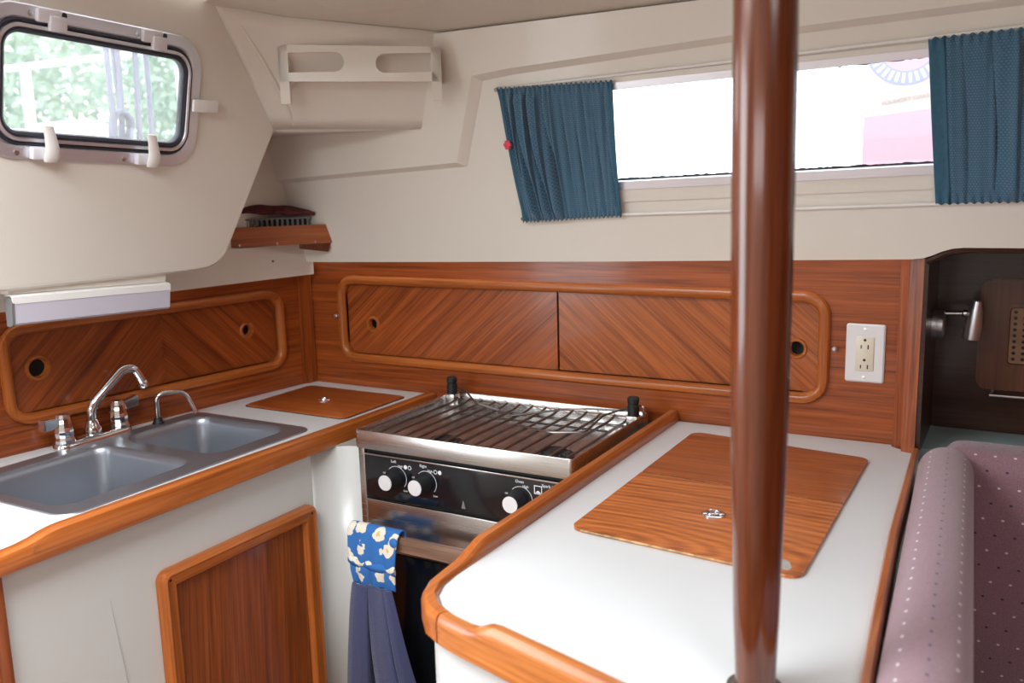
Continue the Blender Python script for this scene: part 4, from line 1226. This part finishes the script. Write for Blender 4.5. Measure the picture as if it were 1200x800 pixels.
# ragged black sealant round the glass
rnd = random.Random(3)
for zz, kk, sg in ((1.4195, KB, 1), (1.5985, KT, -1)):
    n = 220
    base, edge = [], []
    for i in range(n + 1):
        u = -0.895 + 1.33 * i / n
        base.append((u, wl(u, zz, kk) - sg * 0.004))
        edge.append((u, wl(u, zz, kk) + sg * (0.0012 + rnd.random() ** 2 * 0.0022 + (0.0022 if sg < 0 and u > -0.32 else 0) * rnd.random())))
    mb = MB()
    va = [mb.bm.verts.new(LI(u, z, -0.0105)) for u, z in base]; vb = [mb.bm.verts.new(LI(u, z, -0.0105)) for u, z in edge]
    for i in range(n): mb.bm.faces.new((va[i], va[i + 1], vb[i + 1], vb[i]))
    mb.build('sealant_line', 'gasket', w2, solid=0.001)

rods = []
for (zl, zr, lab, xl, xr) in ((1.622, 1.660, 'thin white curtain rod above the long window', -0.998, 0.46), (1.350, 1.386, 'thin white curtain rod below the long window', -0.978, 0.46)):
    k = (zr - zl) / 1.44
    r = empty('curtain_rod', LI(-0.3, zl + 0.02, 0.012), lab, 'curtain rod')
    MB().tube([LI(xl, zl, 0.0080), LI(xr, zl + k * (xr - xl), 0.0080)], 0.0030, 10).build('rod', 'white_plastic', r)
    for u in (xl + 0.003, xr - 0.003):
        MB().tube([LI(u, zl + k * (u - xl), 0.0004), LI(u, zl + k * (u - xl), 0.018)], 0.004, 8).build('end_hook', 'wire', r)


def curtain(name, tl, tr_, bl, brr, folds, amp, label, flat, nfold=1.0, seed=1):
    """gathered cloth between the two rods; corners given on the cabin side (u, z)"""
    rn = random.Random(seed)
    ph = [rn.uniform(0, 6.28) for _ in range(8)]
    root = empty(name, LI((tl[0] + tr_[0]) / 2, bl[1], 0.0), label, 'curtain', 'blue curtains at the long window')
    def pos(s, t):
        u = (tl[0] * (1 - s) + tr_[0] * s) * (1 - t) + (bl[0] * (1 - s) + brr[0] * s) * t
        z = (tl[1] * (1 - s) + tr_[1] * s) * (1 - t) + (bl[1] * (1 - s) + brr[1] * s) * t
        w = flat(s)                                     # how strongly gathered here
        a = amp * w * (0.55 + 0.45 * math.sin(PI * t))
        d = abs(math.sin(folds * PI * (s + 0.020 * math.sin(3 * t + ph[0]) + 0.03 * math.sin(9 * s + ph[6])) + ph[1])) ** 0.55
        d2 = 0.5 + 0.5 * math.sin(folds * 3.7 * PI * s + ph[2] + t * 1.3)
        near = max(0.0, 1 - min(t, 1 - t) / 0.09)
        g = 0.5 + 0.5 * math.sin(nfold * 2 * PI * 24 * s + ph[3])
        broad = 0.006 * math.sin(PI * t) * (0.5 + 0.5 * math.sin(5.2 * s + ph[4] + 1.3 * t))
        off = 0.012 + a * (0.7 * d + 0.3 * d2) * (1 - 0.75 * near) + 0.0045 * g * near + broad
        u += 0.004 * w * math.cos(folds * 2 * PI * s + ph[1]) * (1 - near)
        edge = 0.0022 * math.sin(nfold * 2 * PI * 24 * s + ph[5]) * (1 if t < 0.5 else -1) * max(0.0, 1 - min(t, 1 - t) / 0.03)
        return LI(u, z + edge, off)
    W = abs(tr_[0] - tl[0]) * 1.25
    H = abs(tl[1] - bl[1])
    mb = MB().grid(pos, 220, 90, lambda a, b: (a * W, b * H))
    mb.build('cloth', 'curtain', root, angle=85, solid=0.0018)
    return root, pos


c1, pos1 = curtain('curtain', (-0.991, 1.625), (-0.731, 1.6205), (-0.974, 1.343), (-0.740, 1.3545), 9, 0.030,
                   'blue gathered curtain with a red brooch pinned to its edge', lambda s: (1.0 if 0.12 < s < 0.42 else 0.28 if s > 0.48 else 0.28 + 0.72 * (0.48 - s) / 0.06 if s > 0.42 else s / 0.12), seed=4)
c2, pos2 = curtain('curtain', (-0.1645, 1.643), (0.16, 1.650), (-0.146, 1.3725), (0.16, 1.379), 7, 0.026,
                   'blue gathered curtain above the dark settee locker, without brooch', lambda s: (0.12 if s < 0.09 else 0.30 if s < 0.24 else min(1.0, 0.30 + (s - 0.24) * 7)), seed=9)
for root, pos, s0, s1 in ((c1, pos1, 0.0, 0.055), (c1, pos1, 0.965, 1.0), (c2, pos2, 0.0, 0.075)):
    mb = MB()
    mb.grid(lambda s, t, s0=s0, s1=s1, pos=pos: pos(s0 + (s1 - s0) * s, t) + LIN_N * 0.0018, 10, 90)
    mb.build('side_hem', 'hem', root, angle=85, solid=0.001)
# brooch
br_c = pos1(0.045, 0.40) + LIN_N * 0.004
bro = empty('brooch', br_c, 'small red and pink rose brooch pinned to the curtain edge', 'brooch')
MB().lathe([(0.006, 0), (0.0085, 0.002), (0.0085, 0.004), (0.006, 0.006), (0, 0.0065)], br_c, LIN_N, 14).build('rose_disc', 'pink', bro)
mb = MB()
for i in range(6):
    a = 2 * PI * i / 6
    mb.lathe([(0.0035, 0), (0.0045, 0.002), (0.003, 0.004), (0, 0.0045)], br_c + Vector((0.006 * math.cos(a), -0.002, 0.006 * math.sin(a))), LIN_N, 8)
mb.build('rose_petals', 'pink', bro)

# ================================================================== OUTLET
ol = empty('power_outlet', (-0.265, 1.85, 1.02), 'white wall plate with a cream double power outlet on the teak bulkhead', 'outlet')
def pl_rect(u0, u1, z0, z1): return [(u0, z0), (u1, z0), (u1, z1), (u0, z1)]
MB().sweep(*rrect(-0.3015, 1.0205, -0.2295, 1.1360, 0.0045, 3), [(0, 0.0002), (0, 0.003), (-0.003, 0.0055)], BW, fill=True).build('wall_plate', 'plate_white', ol)
rec = MB().sweep(*rrect(-0.2825, 1.0430, -0.2490, 1.1110, 0.0015, 2), [(0, 0.0055), (0, 0.0072), (-0.001, 0.0078)], BW, fill=True).build('receptacle', 'cream_plastic', ol)
for zc_ in (1.0955, 1.0560):
    for du, w_, hh in ((-0.0065, 0.0011, 0.0036), (0.0062, 0.0011, 0.0042)):
        MB().plate(pl_rect(-0.2658 + du - w_, -0.2658 + du + w_, zc_ - hh - 0.004, zc_ + hh - 0.004), BW, 0.0077, 0.0080).build('socket_slot', 'black', rec)
    MB().plate(ring_holes(-0.2658, zc_ + 0.0095, 0.0027, 12), BW, 0.0077, 0.0080).build('earth_hole', 'black', rec)
for z in (1.1255, 1.0300):
    MB().lathe([(0.0035, 0), (0.0035, 0.0008), (0.002, 0.0014), (0, 0.0014)], BW(-0.2658, z, 0.0054), (0, -1, 0), 14).build('plate_screw', 'knob_face', ol)

# ================================================================== SETTEE LOCKER, READING LAMP
sk = empty('settee_locker', (0.1, 2.0, 0.90), 'dark shadowed teak locker face behind the settee with a rounded grille door', 'locker')
def RB(u, v, d): return Vector((u, 2.03 - d, v))
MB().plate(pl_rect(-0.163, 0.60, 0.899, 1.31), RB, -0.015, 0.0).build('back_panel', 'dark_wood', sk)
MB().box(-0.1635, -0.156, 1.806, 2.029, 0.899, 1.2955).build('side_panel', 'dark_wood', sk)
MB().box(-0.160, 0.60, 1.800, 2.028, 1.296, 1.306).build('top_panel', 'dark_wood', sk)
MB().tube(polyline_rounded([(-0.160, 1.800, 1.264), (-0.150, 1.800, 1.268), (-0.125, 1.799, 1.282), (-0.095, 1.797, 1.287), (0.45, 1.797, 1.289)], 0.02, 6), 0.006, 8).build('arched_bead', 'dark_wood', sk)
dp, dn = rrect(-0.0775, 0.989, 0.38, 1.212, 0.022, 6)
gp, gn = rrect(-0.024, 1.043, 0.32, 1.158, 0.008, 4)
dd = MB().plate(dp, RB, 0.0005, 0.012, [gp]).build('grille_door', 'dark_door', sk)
MB().sweep(gp, gn, [(0.006, 0.012), (0.006, 0.0145), (0, 0.0145), (-0.002, 0.008)], RB).build('grille_frame', 'dark_door', dd)
holes = []
for i in range(20):
    for j in range(9):
        holes.append(ring_holes(-0.0135 + i * 0.0165 + (0.0), 1.0535 + j * 0.0118, 0.0036, 8))
MB().plate(rrect(-0.024, 1.043, 0.32, 1.158, 0.008, 4)[0], RB, 0.006, 0.0085, holes).build('cane_grille', 'cane', dd)
MB().box(-0.030, 0.33, 2.018, 2.0285, 1.036, 1.165).build('grille_shadow_box', 'dark_gap', dd) if False else None
MB().tube([(-0.050, 2.000, 0.9815), (0.35, 2.000, 0.9815)], 0.0032, 10).tube([(-0.046, 2.0, 0.9815), (-0.046, 2.029, 0.9815)], 0.003, 8).build('chrome_bar', 'chrome', sk)

lp = empty('reading_lamp', (-0.172, 1.945, 1.12), 'brushed steel swivel reading lamp on the side of the settee locker', 'lamp')
lz, ly = 1.128, 1.945
MB().lathe([(0.028, 0), (0.028, 0.007), (0.0268, 0.0075), (0.0268, 0.010), (0.028, 0.0105), (0.028, 0.019), (0.026, 0.0215), (0.0, 0.0215)], (-0.1558, ly, lz), (1, 0, 0), 28).build('mount', 'lamp_steel', lp)
MB().tube([(-0.136, ly, lz + 0.0225), (-0.098, ly, lz + 0.024)], 0.0042, 12).build('arm', 'steel', lp)
MB().lathe([(0.0062, -0.006), (0.0075, -0.003), (0.0075, 0.003), (0.005, 0.007)], (-0.099, ly, lz + 0.024), (1, 0, 0), 14).build('swivel', 'steel', lp)
MB().lathe([(0.0, -0.0365), (0.0145, -0.0365), (0.0155, -0.036), (0.0157, -0.010), (0.0125, 0.018), (0.0085, 0.0385), (0.0, 0.0390)], (-0.083, ly, lz + 0.010), (0.10, 0, 1), 26).build('shade', 'lamp_steel', lp)

# ================================================================== LEDGE AND SETTEE CUSHIONS
ledge = MB().box(-0.172, 0.60, 1.8510, 2.045, 0.870, 0.8985, 0.003).build('settee_ledge', 'teal')
tag(ledge, 'pale teal painted ledge behind the mauve settee cushions', 'ledge')


def cushion(name, cross, axis, ends, puff, mat, uvoff=(0, 0), skew=0.0):
    """loft of a rounded section along an axis, with rounded ends; cross = closed list of (a, z)"""
    mb = MB()
    ca = sum(p[0] for p in cross) / len(cross); cz = sum(p[1] for p in cross) / len(cross)
    per = [0]
    for i in range(len(cross)):
        p, q = cross[i], cross[(i + 1) % len(cross)]
        per.append(per[-1] + math.hypot(p[0] - q[0], p[1] - q[1]))
    s0, s1 = ends
    st = [(s0, 0.90)] + [(s0 + puff * (1 - math.cos(a)), 1 - 0.10 * (1 - math.sin(a))) for a in [PI / 2 * i / 5 for i in range(1, 6)]]
    st2 = [(s0 + s1 - s, k) for s, k in st][::-1]
    midn = 30
    full = st + [(st[-1][0] + (st2[0][0] - st[-1][0]) * i / midn, 1.0) for i in range(1, midn)] + st2
    lay = mb.bm.loops.layers.uv.verify()
    rings = []
    for s, k in full:
        ring = []
        for (a, z) in cross:
            aa, zz = ca + (a - ca) * k, cz + (z - cz) * k
            ring.append(mb.bm.verts.new((aa + skew * (s - 1.3), s, zz) if axis == 'y' else (s, aa, zz)))
        rings.append(ring)
    n = len(cross)
    for r in range(len(rings) - 1):
        for i in range(n):
            j = (i + 1) % n
            f = mb.bm.faces.new((rings[r][i], rings[r][j], rings[r + 1][j], rings[r + 1][i]))
            for l, uvv in zip(f.loops, ((full[r][0], per[i]), (full[r][0], per[i + 1]), (full[r + 1][0], per[i + 1]), (full[r + 1][0], per[i]))):
                l[lay].uv = (uvv[0] + uvoff[0], uvv[1] + uvoff[1])
    mb.bm.faces.new(rings[0][::-1]); mb.bm.faces.new(rings[-1])
    return mb.build(name, mat, None, angle=60, merge=False)


def section(a0, a1, z0, z1, r, n=6, bulge=0.0):
    p, nn = rrect(a0, z0, a1, z1, r, n)
    return p


base = MB().box(-0.092, 1.0, 0.60, 1.845, 0.0, 0.36, 0.005).build('bench_box', 'formica')
tag(base, 'white moulded settee base under the mauve cushions', 'bench')
seat = cushion('seat_cushion', section(0.78, 1.655, 0.362, 0.47, 0.035), 'x', (-0.03, 0.98), 0.03, 'mauve')
tag(seat, 'mauve flecked flat seat cushion on the settee base', 'cushion')
bol = cushion('end_bolster', section(-0.127, -0.038, 0.475, 0.950, 0.044, 8), 'y', (0.745, 1.715), 0.03, 'mauve', (0, 0.035), skew=-0.05)
tag(bol, 'upright mauve end cushion with rows of pale flecks beside the worktop rail', 'cushion')
bk = cushion('back_cushion', section(1.722, 1.842, 0.475, 0.936, 0.045, 8), 'x', (-0.110, 0.90), 0.03, 'mauve', (0, 0.004))
tag(bk, 'long mauve back cushion along the teal ledge with pale and dark flecks', 'cushion')

# ================================================================== OUTSIDE: COCKPIT, ROPES, TREES, SIGN
dk = MB().box(-3.3, -1.93, 0.5, 3.2, -0.4, 0.995, 0.02).build('cockpit_deck', 'deck')
tag(dk, 'white cockpit deck outside the cabin bulkhead', 'deck')
co = MB().box(-2.62, -2.30, 0.6, 1.60, 1.0, 1.600, 0.03, seg=3).build('cockpit_coaming', 'deck')
tag(co, 'white cockpit coaming seen through the portlight', 'coaming')
co2 = MB().box(-2.60, -2.36, 1.655, 1.795, 1.0, 1.635, 0.03, seg=3).build('winch_pedestal', 'deck')
tag(co2, 'white rounded pedestal behind the hanging ropes in the portlight', 'pedestal')
sr = empty('stern_rail', (-3.0, 2.1, 1.0), 'white tubular stern rail with one upright beyond the portlight', 'rail')
MB().tube([(-3.0, 1.70, 1.808), (-3.0, 2.75, 2.02)], 0.012, 10).build('top_rail', 'deck', sr)
MB().tube([(-3.0, 1.945, 0.9955), (-3.0, 1.948, 1.858)], 0.017, 10).build('upright', 'deck', sr)
for i, (y0, y1, x, bow) in enumerate(((1.655, 1.665, -2.2, 0.006), (1.675, 1.700, -2.22, 0.028), (1.722, 1.725, -2.235, -0.01), (1.765, 1.745, -2.2, 0.004), (1.795, 1.805, -2.22, 0.01))):
    pts = [(x, y0 + (y1 - y0) * t + bow * math.sin(t * PI), 2.15 - 0.62 * t) for t in [k / 12 for k in range(13)]]
    rp_ = MB().tube(pts, 0.0075 if i != 2 else 0.006, 8).build('hanging_rope', 'rope')
    tag(rp_, 'grey rope hanging in the cockpit outside the portlight', 'rope', 'ropes outside the portlight')
def coil_pt(k):
    a = k / 60 * 2 * PI * 5
    return (-2.21 + 0.010 * math.sin(a * 1.7), 1.700 + 0.030 * math.cos(a) + 0.004 * math.sin(a * 3), 1.605 + 0.045 * math.sin(a))
coil = MB().tube([coil_pt(k) for k in range(61)], 0.006, 7).build('rope_coil', 'rope')
tag(coil, 'bunched grey rope coil at the foot of the hanging ropes', 'rope')

rt = random.Random(11)
for (tx, ty, tz, rad, lab) in ((-10.0, 5.75, 3.0, 1.45, 'pale leafy tree behind the stern rail upright'), (-10.0, 9.1, 3.0, 1.45, 'pale leafy tree behind the hanging ropes')):
    t = empty('leafy_tree', (tx, ty, -0.3), lab, 'tree')
    MB().tube([(tx, ty, -0.3), (tx + 0.1, ty, 1.2), (tx, ty + 0.1, 3.2)], [0.20, 0.15, 0.08], 10).build('trunk', 'bark', t)
    mb = MB()
    for i in range(9000):
        d = Vector((rt.gauss(0, 1), rt.gauss(0, 1), rt.gauss(0, 1))).normalized() * rad * rt.random() ** 0.45
        c = Vector((tx, ty, tz)) + Vector((d.x, d.y * 1.15, d.z * 1.05))
        s = rt.uniform(0.03, 0.085)
        a = Vector((rt.gauss(0, 1), rt.gauss(0, 1), rt.gauss(0, 1))).normalized(); b = a.orthogonal().normalized(); 
        mb.bm.faces.new([mb.bm.verts.new(c + a * s), mb.bm.verts.new(c + b * s * .6), mb.bm.verts.new(c - a * s), mb.bm.verts.new(c - b * s * .6)])
    lf = mb.build('leaves', 'leaf', t, merge=False)
    lf['kind'] = 'stuff'

# sign board standing outside the long window
sg = empty('sign_board', (0.1, 2.6, 0.4), 'cream and pink printed sign board outside the long window', 'sign')
def SG(u, v, d): return Vector((u, 2.60 - d, v))
KS = 0.085
MB().plate([(-0.402, 0.4), (0.60, 0.4), (0.60, 2.15), (-0.402, 2.15)], SG, -0.02, 0.0).build('board', 'sign_cream', sg)
MB().plate([(-0.402, 0.9), (0.60, 0.9), (0.60, 1.572 + KS), (-0.402, 1.572)], SG, 0.0, 0.001).build('pink_band', 'sign_pink', sg)
cxs, czs = -0.300, 1.752
def annulus(r0, r1, d, n=48):
    mb = MB()
    va = [mb.bm.verts.new(SG(cxs + r0 * math.cos(2 * PI * i / n), czs + r0 * math.sin(2 * PI * i / n), d)) for i in range(n)]
    vb = [mb.bm.verts.new(SG(cxs + r1 * math.cos(2 * PI * i / n), czs + r1 * math.sin(2 * PI * i / n), d)) for i in range(n)]
    for i in range(n): mb.bm.faces.new((va[i], va[(i + 1) % n], vb[(i + 1) % n], vb[i]))
    return mb
annulus(0.0, 0.068, 0.001).build('badge_disc', 'sign_pink', sg)
annulus(0.068, 0.104, 0.0012).build('badge_ring', 'sign_blue', sg)
mb = MB()
for i in range(34):
    a = 2 * PI * i / 34
    c = SG(cxs + 0.086 * math.cos(a), czs + 0.086 * math.sin(a), 0.0016)
    u = Vector((math.cos(a), 0, math.sin(a))); v = Vector((-math.sin(a), 0, math.cos(a)))
    w_ = 0.0036
    mb.bm.faces.new([mb.bm.verts.new(p) for p in (c - u * .012 - v * w_, c + u * .012 - v * w_, c + u * .012 + v * w_, c - u * .012 + v * w_)])
mb.build('badge_strokes', 'sign_white', sg)
tilt = Vector((1, 0, 0.13))
text_mesh('lettering', 'FOUNDRY OAKS P', 0.0150, frame_M((-0.358, 2.5985, 1.605), tilt, Vector((-0.13, 0, 1))), 'sign_text', sg, 0.0004, 'LEFT')
sea = MB().box(-60, 60, -60, 60, -0.45, -0.40).build('harbour_water', 'water')
tag(sea, 'grey harbour water around the boat', 'water', kind='stuff')
